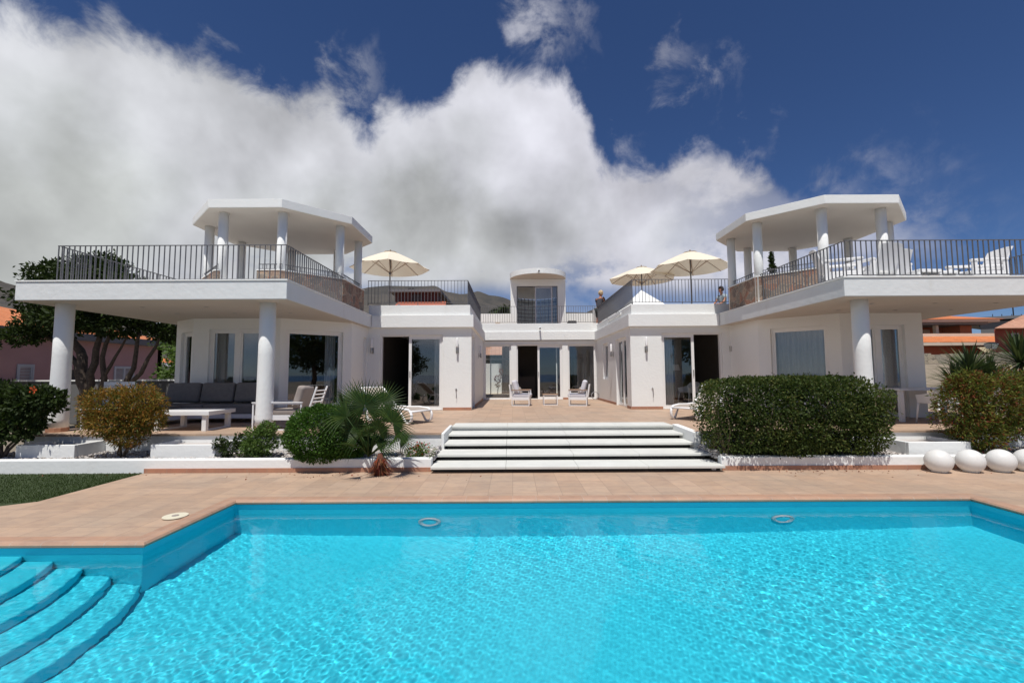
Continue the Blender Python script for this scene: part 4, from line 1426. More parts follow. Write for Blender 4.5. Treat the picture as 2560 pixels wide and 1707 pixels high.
MB().add([(q0.x - 1, 61.5, q0.z - .1), (q1.x + 1, 61.5, q1.z - .4), (q1.x + 1, 75, q1.z - .4), (q0.x * 75 / 62, 75, q0.z - .1), (q0.x - 1, 61.5, q0.z + .3), (q1.x + 1, 61.5, q1.z), (q1.x + 1, 75, q1.z), (q0.x * 75 / 62, 75, q0.z + .3)],
         [(3, 2, 1, 0), (4, 5, 6, 7), (0, 1, 5, 4), (1, 2, 6, 5), (2, 3, 7, 6), (3, 0, 4, 7)]).build('roof', 'eave_grey', gb_)
for px in (2480, 2503, 2528, 2552):
    p = at_px(px, 790, 62)
    MB().tube([(p.x, 61.9, p.z - .6), (p.x, 61.9, p.z + .25)], .04, 6).build('vent_pipe', 'black', gb_)
p = at_px(2553, 782, 61)
MB().tube([(p.x, 61.95, p.z - 1), (p.x, 61.95, p.z + .9)], .07, 6).build('antenna', 'black', gb_)
sw = thing('stone_garden_wall', 'rough beige stone wall in front of the salmon house', 'wall', (27, 24, 0), world=True)
rnd = random.Random(2)
m_ = MB(); x = 19.5
while x < 33:
    w0 = .5 + rnd.random() * .6
    m_.box(x, 24, 2.06, x + w0 - .004, 24.5, 2.48 + rnd.random() * .16); x += w0
m_.build('wall', 'stone_wall', sw)
MB().box(14.5, 24.01, -.05, 33, 24.49, 2.059).build('base', 'beige_wall', sw)
sl = thing('street_lamp', 'black lantern street lamp behind the spiky plants', 'street lamp', (at_px(2478, 860, 26).x, 26, 0))
lz = at_px(2478, 872, 26).z
MB().tube([(0, 0, -.05), (0, 0, lz - .15)], [.05, .035], 10).build('pole', 'black', sl, smooth=True)
MB().tube([(0, 0, lz - .15), (-.12, 0, lz - .05), (-.14, 0, lz + .02)], .012, 6).tube([(0, 0, lz - .15), (.12, 0, lz - .05), (.14, 0, lz + .02)], .012, 6).build('bracket', 'black', sl)
MB().add([(-.14, -.14, lz), (.14, -.14, lz), (.14, .14, lz), (-.14, .14, lz), (-.22, -.22, lz + .28), (.22, -.22, lz + .28), (.22, .22, lz + .28), (-.22, .22, lz + .28)],
         [(0, 1, 5, 4), (1, 2, 6, 5), (2, 3, 7, 6), (3, 0, 4, 7)]).build('lantern_glass', 'glass_block', sl)
MB().lathe(0, 0, [(.30, lz + .285), (.28, lz + .32), (.1, lz + .38)], 4).xform(Matrix.Rotation(R(45), 4, 'Z')).build('lantern_cap', 'black', sl)
MB().tube([(-.14, -.14, lz), (-.22, -.22, lz + .28)], .012, 4).tube([(.14, -.14, lz), (.22, -.22, lz + .28)], .012, 4).build('lantern_frame', 'black', sl)
# white rear wall seen through the left courtyard window, with a potted plant
rwl = thing('patio_wall', 'white textured wall of the rear patio seen through the clear window', 'wall', (-1, 27, 0), world=True)
MB().box(-6, 27, .4, 5, 27.2, 2.25).build('wall', 'stucco', rwl)
MB().box(-6, 24.2, .3, 5, 27, .5).build('patio_floor', 'beige_wall', rwl)
rph = thing('rear_neighbour_house', 'house with brown slatted gable behind the rear patio wall', 'house', (-1.2, 33, 0), world=True)
MB().box(-5, 33, 0, 3, 38, 3.0).build('wall', 'leaf_dark', rph)
MB().add([(-5, 32.5, 3.0), (3, 32.5, 3.0), (3, 36, 5.0), (-5, 36, 5.0)], [(0, 1, 2, 3)]).build('roof', 'roof_tile_pale', rph)

# ------------------------------------------------------------------ vegetation


def leaves(pos, nrm, size, rs, aspect=.45, tilt=.7, fold=.25, jitter=.35):
    """leaf blades: four-corner folded diamonds, one island each"""
    n = len(pos)
    d = nrm + rs.normal(0, tilt, (n, 3))
    d /= np.linalg.norm(d, axis=1)[:, None] + 1e-9
    r_ = rs.normal(0, 1, (n, 3))
    s_ = np.cross(d, r_); s_ /= np.linalg.norm(s_, axis=1)[:, None] + 1e-9
    up = np.cross(s_, d)
    L = size * (1 + rs.uniform(-jitter, jitter, (n, 1)))
    w = L * aspect * .5
    tip = pos + d * L
    mid = pos + d * L * .45
    V = np.stack([pos, mid - s_ * w + up * w * fold, tip, mid + s_ * w + up * w * fold], 1).reshape(-1, 3)
    i = np.arange(n)[:, None] * 4
    F_ = np.concatenate([i + np.array([[0, 1, 2, 3]])], 0)
    return V, F_


def blob_pts(c, r, n, rs, power=2.0, shell=.72, rough=.12, seed=0., nscale=2.5, zmin=None):
    """points through the outer volume of a lumpy superellipsoid"""
    u = rs.normal(0, 1, (n, 3)); u /= np.linalg.norm(u, axis=1)[:, None]
    k = (np.abs(u) ** power).sum(1) ** (-1 / power)
    lump = np.array([noise.noise(Vector((a * nscale + seed, b_ * nscale, q * nscale))) for a, b_, q in u])
    rad = shell + (1 - shell) * rs.rand(n) ** .6
    p = u * (k * rad * (1 + rough * 2 * lump))[:, None]
    g_ = np.sign(p) * np.abs(p) ** (power - 1); g_ /= np.array(r); g_ /= np.linalg.norm(g_, axis=1)[:, None] + 1e-9
    P_ = p * np.array(r) + np.array(c)
    if zmin is not None:
        ok = P_[:, 2] > zmin
        P_, g_ = P_[ok], g_[ok]
    return P_, g_


def branchy(mb, base, tips, r0, rs, n=6):
    for t_ in tips:
        a = Vector(base); b = Vector(t_)
        pts = []
        for i in range(n):
            f = i / (n - 1)
            q = a.lerp(b, f) + Vector(rs.normal(0, .03, 3)) * (b - a).length * math.sin(PI * f) * 1.5
            pts.append(q)
        mb.tube(pts, [r0 * (1 - .75 * i / (n - 1)) for i in range(n)], 7)
    return mb


def shrub(name, label, base, blobs, nleaf, lsize, lm, stems, seed, group=None, cat='shrub', aspect=.45, stem_r=.018, rough=.12, shell=.72, power=2.0, extra=None, bark='bark', tilt=.7):
    rs = np.random.RandomState(seed)
    t = thing(name, label, cat, base, group=group, world=True)
    PP, NN = [], []
    tot = sum(r[0] * r[1] + r[1] * r[2] + r[0] * r[2] for c, r in blobs)
    for i, (c, r) in enumerate(blobs):
        k = int(nleaf * (r[0] * r[1] + r[1] * r[2] + r[0] * r[2]) / tot)
        p, g_ = blob_pts(c, r, k, rs, power, shell, rough, seed + i * 3.1)
        PP.append(p); NN.append(g_)
    P_, G_ = np.concatenate(PP), np.concatenate(NN)
    ok = P_[:, 2] > base[2] + .02
    V, F_ = leaves(P_[ok], G_[ok], lsize, rs, aspect, tilt)
    np_mesh('foliage', V, F_, lm, parent=t)
    mb = MB()
    branchy(mb, base, stems, stem_r, rs)
    mb.build('branches', bark, t, smooth=True)
    return t, P_[ok], G_[ok], rs


# clipped hedge
rs = np.random.RandomState(1)
stems = [(3.5 + i * .26 + rs.rand() * .1, 8.2 + rs.normal(0, .1), 1.1 + rs.rand() * .3) for i in range(12)]
hd = thing('hedge', 'big clipped dark green box hedge in the planter right of the steps', 'hedge', (5.05, 8.25, .15), world=True)
p, g_ = blob_pts((4.83, 7.97, .86), (1.55, .53, .655), 46000, rs, 5.0, .78, .05, 2.0, 3.0)
left = p[:, 0] < 3.72
keep = ~left | (p[:, 2] > 1.25) | (rs.rand(len(p)) < .42)
keep &= ~((p[:, 2] < .30) & (rs.rand(len(p)) < .3))
keep &= p[:, 2] > np.where(p[:, 1] < 7.8, .27, .17) + .06 * np.sin(p[:, 0] * 5)
p, g_ = p[keep], g_[keep]
cl = np.array([noise.noise(Vector((a * 2.2, b_ * 2.2, c_ * 2.2))) for a, b_, c_ in p])
keep = (cl > -.28) | (rs.rand(len(p)) < .35)
p, g_ = p[keep], g_[keep]
sh_ = rs.choice(len(p), 420)
ps_ = p[sh_] + g_[sh_] * rs.rand(420, 1) * .07
p = np.concatenate([p, ps_, ps_ + rs.normal(0, .015, ps_.shape)]); g_ = np.concatenate([g_, g_[sh_], g_[sh_]])
V, F_ = leaves(p, g_, .040, rs, .62, .75)
np_mesh('foliage', V, F_, 'leaf_hedge', parent=hd)
p2, g2 = blob_pts((4.95, 8.05, .80), (1.28, .38, .56), 9000, rs, 5.0, .5, .05, 2.0, 3.0)
V, F_ = leaves(p2, g2, .07, rs, .6, 1.0)
np_mesh('inner_foliage', V, F_, 'leaf_dark', parent=hd)
mb = MB()
for i in range(16):
    bx = 3.50 + i * .18
    a = Vector((bx, 8.0 + rs.normal(0, .08), .12))
    for k in range(3):
        e = a + Vector((rs.normal(-.05, .16), rs.normal(-.1, .13), .8 + rs.rand() * .35))
        m_ = a.lerp(e, .45) + Vector((rs.normal(0, .06), rs.normal(0, .05), 0))
        mb.tube([a, a.lerp(m_, .5) + Vector((0, 0, .03)), m_, e], [.020, .016, .012, .005], 6)
mb.build('branches', 'bark_pale', hd, smooth=True)

# shrubs of the left planting bed
shrub('hibiscus_bush', 'dark green hibiscus bush with a red flower at the far left', (-9.0, 8.15, .12),
      [((-9.15, 8.2, 1.05), (.62, .42, .42)), ((-8.45, 8.1, 1.12), (.42, .32, .30)), ((-9.7, 8.3, .95), (.5, .4, .5)), ((-8.75, 8.05, .72), (.5, .3, .26)), ((-8.12, 8.0, 1.22), (.26, .22, .18))],
      8500, .075, 'leaf_dark', [(-9.2, 8.2, 1.0), (-8.6, 8.1, 1.1), (-9.6, 8.3, 1.0), (-8.2, 8.0, 1.1), (-8.9, 8.0, .9), (-9.4, 8.1, .9)], 21, aspect=.62, stem_r=.026, rough=.25, shell=.45)
fl = bpy.data.objects['hibiscus_bush']
ctr = at_px(88, 974, 7.85)
fm = MB()
for k in range(5):
    a = 2 * PI * k / 5
    q = [ctr + Vector((math.cos(a + o_) * r_, -.02 - r_ * .3, math.sin(a + o_) * r_)) for o_, r_ in ((0, .01), (-.45, .055), (0, .075), (.45, .055))]
    fm.add([tuple(x) for x in q], [(0, 1, 2, 3)])
fm.tube([ctr, ctr + Vector((.01, -.07, -.02))], [.006, .004], 6)
fm.build('flower', 'orange_flower', fl)
shrub('variegated_shrub', 'orange and green leaved shrub in front of the left terrace', (-6.9, 8.15, .12),
      [((-7.15, 8.1, 1.05), (.42, .38, .36)), ((-6.65, 8.12, 1.10), (.46, .38, .34)), ((-6.9, 8.05, .80), (.60, .36, .28)), ((-6.45, 8.1, .85), (.3, .28, .25)), ((-6.75, 8.05, .55), (.32, .24, .2))],
      17000, .055, 'leaf_autumn', [(-7.2, 8.1, 1.1), (-6.9, 8.1, 1.2), (-6.6, 8.1, 1.2), (-6.4, 8.1, .9), (-7.1, 8.0, .8), (-6.75, 8.15, .9)], 22, aspect=.30, rough=.20, shell=.5, bark='bark_pale', tilt=.8)
shrub('small_shrub', 'small sparse dark shrub beside the white planter box', (-4.98, 8.05, .14),
      [((-4.92, 8.05, .33), (.20, .14, .17)), ((-4.78, 8.05, .48), (.08, .08, .12)), ((-5.12, 8.05, .42), (.09, .08, .12))],
      750, .055, 'leaf_dark', [(-4.9, 8.05, .5), (-4.76, 8.05, .58), (-5.14, 8.05, .52), (-5.0, 8.0, .42), (-4.88, 8.0, .36)], 23, aspect=.5, stem_r=.008, rough=.3, shell=.3)
shrub('fresh_green_shrub', 'light green loose shrub in front of the second terrace column', (-4.38, 8.05, .14),
      [((-4.40, 8.05, .45), (.27, .24, .26)), ((-4.28, 8.02, .66), (.15, .15, .14)), ((-4.55, 8.05, .34), (.18, .18, .16))],
      4200, .048, 'leaf_fresh', [(-4.4, 8.05, .7), (-4.25, 8.05, .78), (-4.6, 8.0, .5), (-4.2, 8.0, .5)], 24, aspect=.45, stem_r=.01, rough=.25, shell=.45)
shrub('round_bush', 'round clipped bright green bush left of the fan palm', (-3.35, 8.02, .14),
      [((-3.22, 7.78, .60), (.60, .44, .49)), ((-2.85, 7.85, .50), (.42, .38, .38))],
      27000, .042, 'leaf_bright', [(-3.6, 8, .7), (-3.2, 8, .8), (-2.9, 8, .7)], 25, aspect=.5, rough=.06, shell=.7)
t, P_, G_, rs = shrub('red_flower_shrub', 'low red flowering plant beside the steps', (-1.66, 7.98, .14),
      [((-1.68, 7.95, .26), (.17, .12, .12)), ((-1.56, 7.95, .30), (.10, .1, .12))],
      900, .040, 'leaf_fresh', [(-1.8, 7.95, .36), (-1.6, 7.95, .40), (-1.5, 7.95, .34)], 26, aspect=.4, stem_r=.006, rough=.3, shell=.4)
ii = rs.choice(len(P_), 90)
V, F_ = leaves(P_[ii] + G_[ii] * .02, G_[ii], .040, rs, .7, .3)
np_mesh('flowers', V, F_, 'red_flower', parent=t)
shrub('dry_twigs', 'thin dry twiggy plant hanging over the end of the planter', (-1.40, 7.85, .18),
      [((-1.38, 7.80, .30), (.09, .08, .10)), ((-1.38, 7.68, .17), (.05, .05, .08))], 160, .030, 'leaf_fresh', [(-1.30, 7.80, .40), (-1.44, 7.8, .40), (-1.37, 7.66, .12), (-1.33, 7.7, .2)], 27, cat='plant', stem_r=.003, shell=.2)
# shrub at the right edge
shrub('mixed_leaf_shrub', 'large green and red leaved shrub behind the white balls at right', (8.2, 8.12, .12),
      [((7.98, 8.1, .98), (.46, .36, .62)), ((8.5, 8.1, 1.05), (.60, .40, .62)), ((9.2, 8.1, 1.0), (.5, .4, .6)), ((8.2, 8.05, .55), (.5, .3, .35)), ((8.05, 8.05, 1.35), (.3, .3, .25))],
      23000, .062, 'leaf_mixed', [(7.8, 8.1, 1.1), (8.1, 8.1, 1.2), (8.5, 8.1, 1.3), (8.9, 8.1, 1.1)], 28, aspect=.28, rough=.2, shell=.5)

# fan palm


def fan_frond(mb_leaf, mb_stem, base, tip, facing, rad, n=34, spread=290, droop=.25, rs=None):
    n = max(11, int(n * spread / 290))
    """petiole from base to tip, then a pleated fan of narrow blades"""
    base = Vector(base); tip = Vector(tip)
    ax = (tip - base).normalized()
    mid = base.lerp(tip, .5) + Vector((0, 0, .05))
    mb_stem.tube([base, mid, tip], [.014, .010, .007], 6)
    fn = Vector(facing).normalized()
    fn = (fn - ax * fn.dot(ax)).normalized()
    sd = ax.cross(fn).normalized()
    for i in range(n):
        a = R(-spread / 2 + spread * i / (n - 1))
        d = ax * math.cos(a) + sd * math.sin(a)
        e = -ax * math.sin(a) + sd * math.cos(a)
        L = rad * (1.0 - .22 * (abs(a) / PI) ** 2) * (.92 + .14 * rs.rand())
        cup = fn * (.10 * math.cos(a))
        w0 = rad * .45 * math.tan(R(spread / (n - 1)) / 2) * .95
        ps = []
        for f, wf in ((0.02, .06), (.32, 1.0), (.55, .62), (.80, .28), (1.0, .02)):
            c_ = tip + d * L * f + cup * L * f * .6 + Vector((0, 0, -1)) * droop * L * max(0, f - .35) ** 2 + e * rs.normal(0, .004) * f
            ps.append((c_ - e * w0 * wf, c_ + fn * w0 * .45 * wf, c_ + e * w0 * wf))
        vs = [tuple(q) for tr in ps for q in tr]
        fs = []
        for k in range(4):
            o_ = k * 3
            fs += [(o_, o_ + 1, o_ + 4, o_ + 3), (o_ + 1, o_ + 2, o_ + 5, o_ + 4)]
        mb_leaf.add(vs, fs)


rs = np.random.RandomState(77)
fp = thing('fan_palm', 'young fan palm with spiky fronds in front of the planter wall', 'palm', (-2.12, 7.40, 0), world=True)
CR = at_px(922, 1135, 7.45)
fronds = [  # hub (pixel x, y, depth), facing, radius, spread, droop
    ((912, 1014, 7.42), (.0, -1, .12), .50, 300, .05),
    ((958, 1006, 7.75), (.15, -1, .15), .44, 280, .1),
    ((982, 1056, 7.25), (.25, -.9, .5), .46, 250, .3),
    ((868, 1024, 7.6), (-.9, -.25, .3), .52, 80, .1),
    ((866, 1042, 7.35), (-.1, -.35, .95), .50, 210, .7),
    ((885, 1118, 7.1), (-.2, -.5, .85), .42, 60, .5),
    ((921, 1082, 7.05), (.05, -.45, .9), .30, 210, 1.3),
    ((984, 1098, 7.2), (.3, -.5, .8), .36, 200, 1.0),
    ((955, 1040, 7.95), (.2, -.6, .8), .42, 230, .4),
    ((880, 1000, 7.95), (-.3, -.6, .6), .42, 230, .2),
    ((850, 1070, 7.6), (-.5, -.4, .8), .40, 230, .7),
    ((940, 1110, 7.6), (.3, -.3, .9), .42, 240, .8),
    ((900, 1085, 7.5), (-.2, -.4, .9), .44, 260, .7),
    ((945, 1075, 7.35), (.2, -.7, .6), .40, 260, .5),
    ((875, 1065, 7.5), (-.4, -.7, .5), .44, 240, .5),
    ((1000, 1100, 7.5), (.5, -.4, .7), .34, 200, .7),
]
fronds = [(at_px(*h_), f_, r_, a_, d_) for h_, f_, r_, a_, d_ in fronds]
for (tp, fc_, rd, spd, dr) in fronds:
    ml, ms = MB(), MB()
    fan_frond(ml, ms, CR + Vector(rs.normal(0, .015, 3)), tp, fc_, rd, 36, spd, dr, rs)
    o = ms.build('petiole', 'leaf_palm', fp, smooth=True)
    ml.build('frond', 'leaf_palm', fp)
mb = MB().lathe(-2.12, 7.40, [(.095, 0), (.085, .12), (.06, .24), (.035, .34)], 14)
mb.build('trunk', 'fibre', fp, smooth=True)
ml = MB()
for i in range(150):
    a = rs.rand() * 2 * PI
    z = .05 + rs.rand() * .24
    r_ = .05 + rs.rand() * .03
    b_ = Vector((-2.12 + math.cos(a) * r_, 7.40 + math.sin(a) * r_, z))
    e_ = b_ + Vector((math.cos(a) * (.04 + rs.rand() * .19), math.sin(a) * (.04 + rs.rand() * .11), -.04 - rs.rand() * .24))
    e_.z = max(.004, e_.z)
    s_ = Vector((-math.sin(a), math.cos(a), 0)) * .010
    ml.add([tuple(b_ - s_), tuple(b_ + s_), tuple(e_)], [(0, 1, 2)])
ml.build('dry_sheath', 'leaf_dry', fp)


def spiky(name, label, base, heads, seed, group=None, L=1.0, n=150, lm='leaf_yucca', w=.028):
    rs = np.random.RandomState(seed)
    t = thing(name, label, 'plant', base, group=group, world=True)
    ml, ms = MB(), MB()
    for hx, hy, hz, k in heads:
        H = Vector((hx, hy, hz))
        ms.tube([base, Vector(base).lerp(H, .5) + Vector((0, 0, -.04)), H], [.07, .055, .05], 8)
        for i in range(n):
            a = rs.rand() * 2 * PI
            ev = R(-25 + 112 * rs.rand() ** .8)
            d = Vector((math.cos(a) * math.cos(ev), math.sin(a) * math.cos(ev), math.sin(ev)))
            ln = L * k * (.75 + .4 * rs.rand())
            s_ = d.cross(Vector((0, 0, 1))).normalized()
            up = s_.cross(d)
            vs = []
            for f, wf in ((0, .6), (.35, 1), (.7, .75), (1, .03)):
                c_ = H + d * ln * f + Vector((0, 0, -.16)) * ln * f * f
                vs += [tuple(c_ - s_ * w * wf + up * w * .25 * wf), tuple(c_), tuple(c_ + s_ * w * wf + up * w * .25 * wf)]
            ml.add(vs, [(q * 3 + a_, q * 3 + a_ + 1, q * 3 + a_ + 4, q * 3 + a_ + 3) for q in range(3) for a_ in (0, 1)])
    ms.build('stem', 'bark', t, smooth=True)
    ml.build('leaves', lm, t)
    return t


spiky('yucca', 'large spiky yucca clump right of the dining terrace', (13.9, 13.8, -.05), [(13.75, 13.7, 1.55, 1.15), (13.1, 13.5, 1.2, .9), (14.5, 13.9, 1.35, 1.0), (14.1, 13.2, .9, 1.0)], 31)
spiky('yucca', 'tall spiky yucca at the far right edge of the photo', (15.5, 13.9, -.05), [(15.4, 13.8, 1.85, 1.2), (15.9, 13.6, 1.3, 1.1), (15.0, 13.4, 1.0, .8)], 32)
spiky('strap_leaf_plant', 'strappy green plant in shade behind the first terrace column', (-9.0, 9.75, TZ), [(-9.0, 9.75, TZ + .05, .8)], 33, L=.55, n=30, lm='leaf_palm', w=.02)
spiky('strap_leaf_plant', 'strappy green plant beside the boundary wall left of the villa', (-12.2, 16.6, .1), [(-12.2, 17.0, 1.7, 1.3), (-11.9, 16.8, 2.3, 1.0)], 34, L=.8, n=60, lm='leaf_fresh', w=.05)
shrub('garden_shrub', 'leafy green shrub behind the boundary wall left of the villa', (-12.6, 17.6, -.05), [((-12.6, 17.6, 1.6), (1.0, .7, .9)), ((-12.3, 17.4, 2.6), (.8, .6, .8)), ((-13.2, 18.5, 3.0), (1.1, .6, .7))],
      6000, .13, 'leaf_fresh', [(-12.6, 17.6, 2.0), (-12.2, 17.4, 3)], 35, aspect=.5, rough=.25, shell=.4)


def tree(name, label, base, trunks, blobs, nleaf, lsize, lm, seed, bark='bark', group=None, shell=.5, aspect=.5, rough=.3):
    rs = np.random.RandomState(seed)
    t = thing(name, label, 'tree', base, group=group, world=True)
    mb = MB()
    for pts, r0, r1 in trunks:
        n = len(pts)
        fine = []
        for i in range(n - 1):
            for k in range(3):
                f = k / 3
                q = Vector(pts[i]).lerp(Vector(pts[i + 1]), f)
                if i or k:
                    q += Vector(rs.normal(0, .25 * r0, 3))
                fine.append(q)
        fine.append(Vector(pts[-1]))
        mb.tube(fine, [r0 + (r1 - r0) * i / (len(fine) - 1) for i in range(len(fine))], 10)
    mb.build('trunk', bark, t, smooth=True)
    PP, NN = [], []
    tot = sum(r[0] * r[1] + r[1] * r[2] + r[0] * r[2] for c, r in blobs)
    for i, (c, r) in enumerate(blobs):
        p, g_ = blob_pts(c, r, int(nleaf * (r[0] * r[1] + r[1] * r[2] + r[0] * r[2]) / tot), rs, 2.0, shell, rough, seed + i * 2.3)
        PP.append(p); NN.append(g_ + np.array([0, 0, .3]))
    V, F_ = leaves(np.concatenate(PP), np.concatenate(NN), lsize, rs, aspect, .8)
    np_mesh('crown', V, F_, lm, parent=t)
    return t


tx, ty = -13.0, 14.0
rs = np.random.RandomState(9)
bl = [((tx - .8, ty, 4.1), (1.05, 1.0, .75)), ((tx + .3, ty - .2, 4.25), (1.1, 1.0, .9)), ((tx + 1.3, ty, 3.85), (.9, .9, .75)), ((tx - 1.4, ty + .2, 3.3), (.8, .8, .5)), ((tx - .3, ty - .4, 3.35), (1.0, .8, .42)),
      ((tx - 1.2, ty, 4.75), (.7, .7, .4)), ((tx + .2, ty, 5.0), (.7, .7, .35)), ((tx + 1.9, ty + .3, 3.5), (.7, .7, .55)), ((tx - 1.8, ty - .3, 2.85), (.55, .5, .3)), ((tx + .9, ty - .1, 3.05), (.8, .6, .25)), ((tx + 2.2, ty + .2, 2.95), (.5, .5, .3))]
tree('ficus_tree', 'dense dark green tree with forked trunks behind the left terrace', (tx + .1, ty, -.05),
     [([(tx + .0, ty, -.05), (tx - .05, ty, 1.2), (tx - .25, ty, 2.1), (tx - .7, ty, 3.2), (tx - 1.1, ty, 4.2)], .20, .06),
      ([(tx - .05, ty, 1.1), (tx + .2, ty, 2.0), (tx + .25, ty, 3.2), (tx + .3, ty, 4.4)], .12, .04),
      ([(tx - .08, ty, 1.4), (tx - .5, ty, 2.2), (tx - 1.5, ty, 2.9), (tx - 2.0, ty, 3.3)], .11, .03),
      ([(tx + .42, ty, -.05), (tx + .45, ty, 1.2), (tx + .4, ty, 2.2), (tx + .75, ty, 3.3)], .11, .04),
      ([(tx + .9, ty, -.05), (tx + 1.0, ty, .9), (tx + 1.35, ty, 1.9), (tx + 1.5, ty, 3.0)], .12, .04),
      ([(tx + 1.05, ty, 1.0), (tx + 1.6, ty, 1.7), (tx + 1.95, ty, 2.4), (tx + 2.2, ty, 3.0)], .08, .03),
      ([(tx + .42, ty, 1.5), (tx + .8, ty, 2.2), (tx + 1.2, ty, 3.0)], .06, .02)],
     bl, 25000, .12, 'leaf_dark', 41, shell=.45)
tree('edge_tree', 'dark leafy tree cut off by the left edge of the photo', (-17.6, 14.6, -.05),
     [([(-17.6, 14.6, -.05), (-17.5, 14.6, 2.5), (-17.3, 14.4, 4.5)], .16, .05)],
     [((-17.0, 14.2, 2.9), (.7, .6, .6)), ((-17.3, 14.2, 4.6), (.7, .6, .5)), ((-16.6, 14.0, 2.2), (.4, .5, .4))], 3800, .15, 'leaf_dark', 42)
# conifer seen through the right pavilion
cb = at_px(1936, 690, 30)
ct = thing('conifer_tree', 'slim dark conifer top seen between the right pavilion columns', 'tree', (cb.x, 30, -.05), world=True)
MB().tube([(cb.x, 30, -.05), (cb.x, 30, at_px(1930, 630, 30).z)], [.16, .02], 8).build('trunk', 'bark', ct)
rs = np.random.RandomState(50)
ztop = at_px(1930, 628, 30).z
pp_ = []
for i in range(4200):
    f = rs.rand() ** .75
    z = ztop - f * 4.6
    r_ = (.08 + f * .62) * rs.rand() ** .5 * (.75 + .25 * math.sin(z * 9))
    a = rs.rand() * 2 * PI
    pp_.append((cb.x + r_ * math.cos(a) - .15 * (1 - f), 30 + r_ * math.sin(a), z))
pp_ = np.array(pp_)
nn_ = pp_ - np.array([cb.x, 30, 0]); nn_[:, 2] = .4
V, F_ = leaves(pp_, nn_, .16, rs, .3, .6)
np_mesh('crown', V, F_, 'leaf_dark', parent=ct)

# date palm behind the rear roof
dp = thing('date_palm', 'dark date palm fronds rising behind the rear roof wall', 'palm', (-.55, 27.6, 0), world=True)
rs = np.random.RandomState(60)
DC = Vector((-.35, 26.6, 4.75))
MB().tube([(DC.x, DC.y, -.05), (DC.x, DC.y, DC.z)], [.28, .22], 12).build('trunk', 'bark', dp)
for i in range(30):
    a = rs.rand() * 2 * PI
    ev = R(15 + 65 * rs.rand())
    L = 1.75 + .3 * rs.rand()
    d = Vector((math.cos(a) * math.cos(ev), math.sin(a) * math.cos(ev), math.sin(ev)))
    ml = MB()
    pts = [DC + d * L * f + Vector((0, 0, -.62)) * L * f ** 2.2 for f in np.linspace(0, 1, 9)]
    ml.tube(pts, [.022 - .002 * q for q in range(9)], 5)
    for q in range(46):
        f = .12 + .87 * q / 45
        k = min(7, int(f * 8)); c_ = pts[k].lerp(pts[k + 1], f * 8 - k)
        tg = (pts[k + 1] - pts[k]).normalized()
        for sg in (-1, 1):
            s_ = tg.cross(Vector((0, 0, 1))).normalized() * sg
            lf = (s_ * .8 + tg * .65 + Vector((0, 0, .18))).normalized() * (.36 * math.sin(PI * (.15 + .8 * f)) + .06)
            ml.add([tuple(c_ - tg * .014), tuple(c_ + tg * .014), tuple(c_ + lf)], [(0, 1, 2)])
    ml.build('frond', 'leaf_dark', dp)
# plant in the rear patio
shrub('patio_plant', 'dark red leaved plant against the rear patio wall', (-.82, 25.6, .5), [((-.8, 25.6, 1.35), (.16, .12, .2)), ((-.62, 25.6, 1.75), (.10, .08, .15)), ((-.82, 25.6, 1.0), (.1, .1, .1))],
      260, .09, 'leaf_dry', [(-.8, 25.6, 1.5), (-.55, 25.6, 1.95)], 61, cat='plant', stem_r=.012)
# garden behind the photographer, seen only mirrored in the windows
for i, (x, y, s_) in enumerate(((-9.5, -9, 1.0), (-16, -12, 1.2), (12.6, .8, 1.15))):
    tree('garden_tree', ['leafy tree mirrored in the sliding door of the left wing', 'second leafy tree behind the pool terrace', 'leafy tree mirrored in the left picture window'][i], (x, y, -.1),
         [([(x, y, -.1), (x + .1, y, 2 * s_), (x, y, 4 * s_)], .2, .08)],
         [((x, y, 3.4 * s_), (1.8 * s_, 1.6 * s_, 1.4 * s_)), ((x + 1.1, y, 2.5 * s_), (1.2 * s_, 1.1 * s_, .9 * s_)), ((x - 1.1, y, 2.7 * s_), (1.2 * s_, 1.1 * s_, .9 * s_))], 6000, .22, 'leaf_dark', 70 + i)

# ------------------------------------------------------------------ parasols


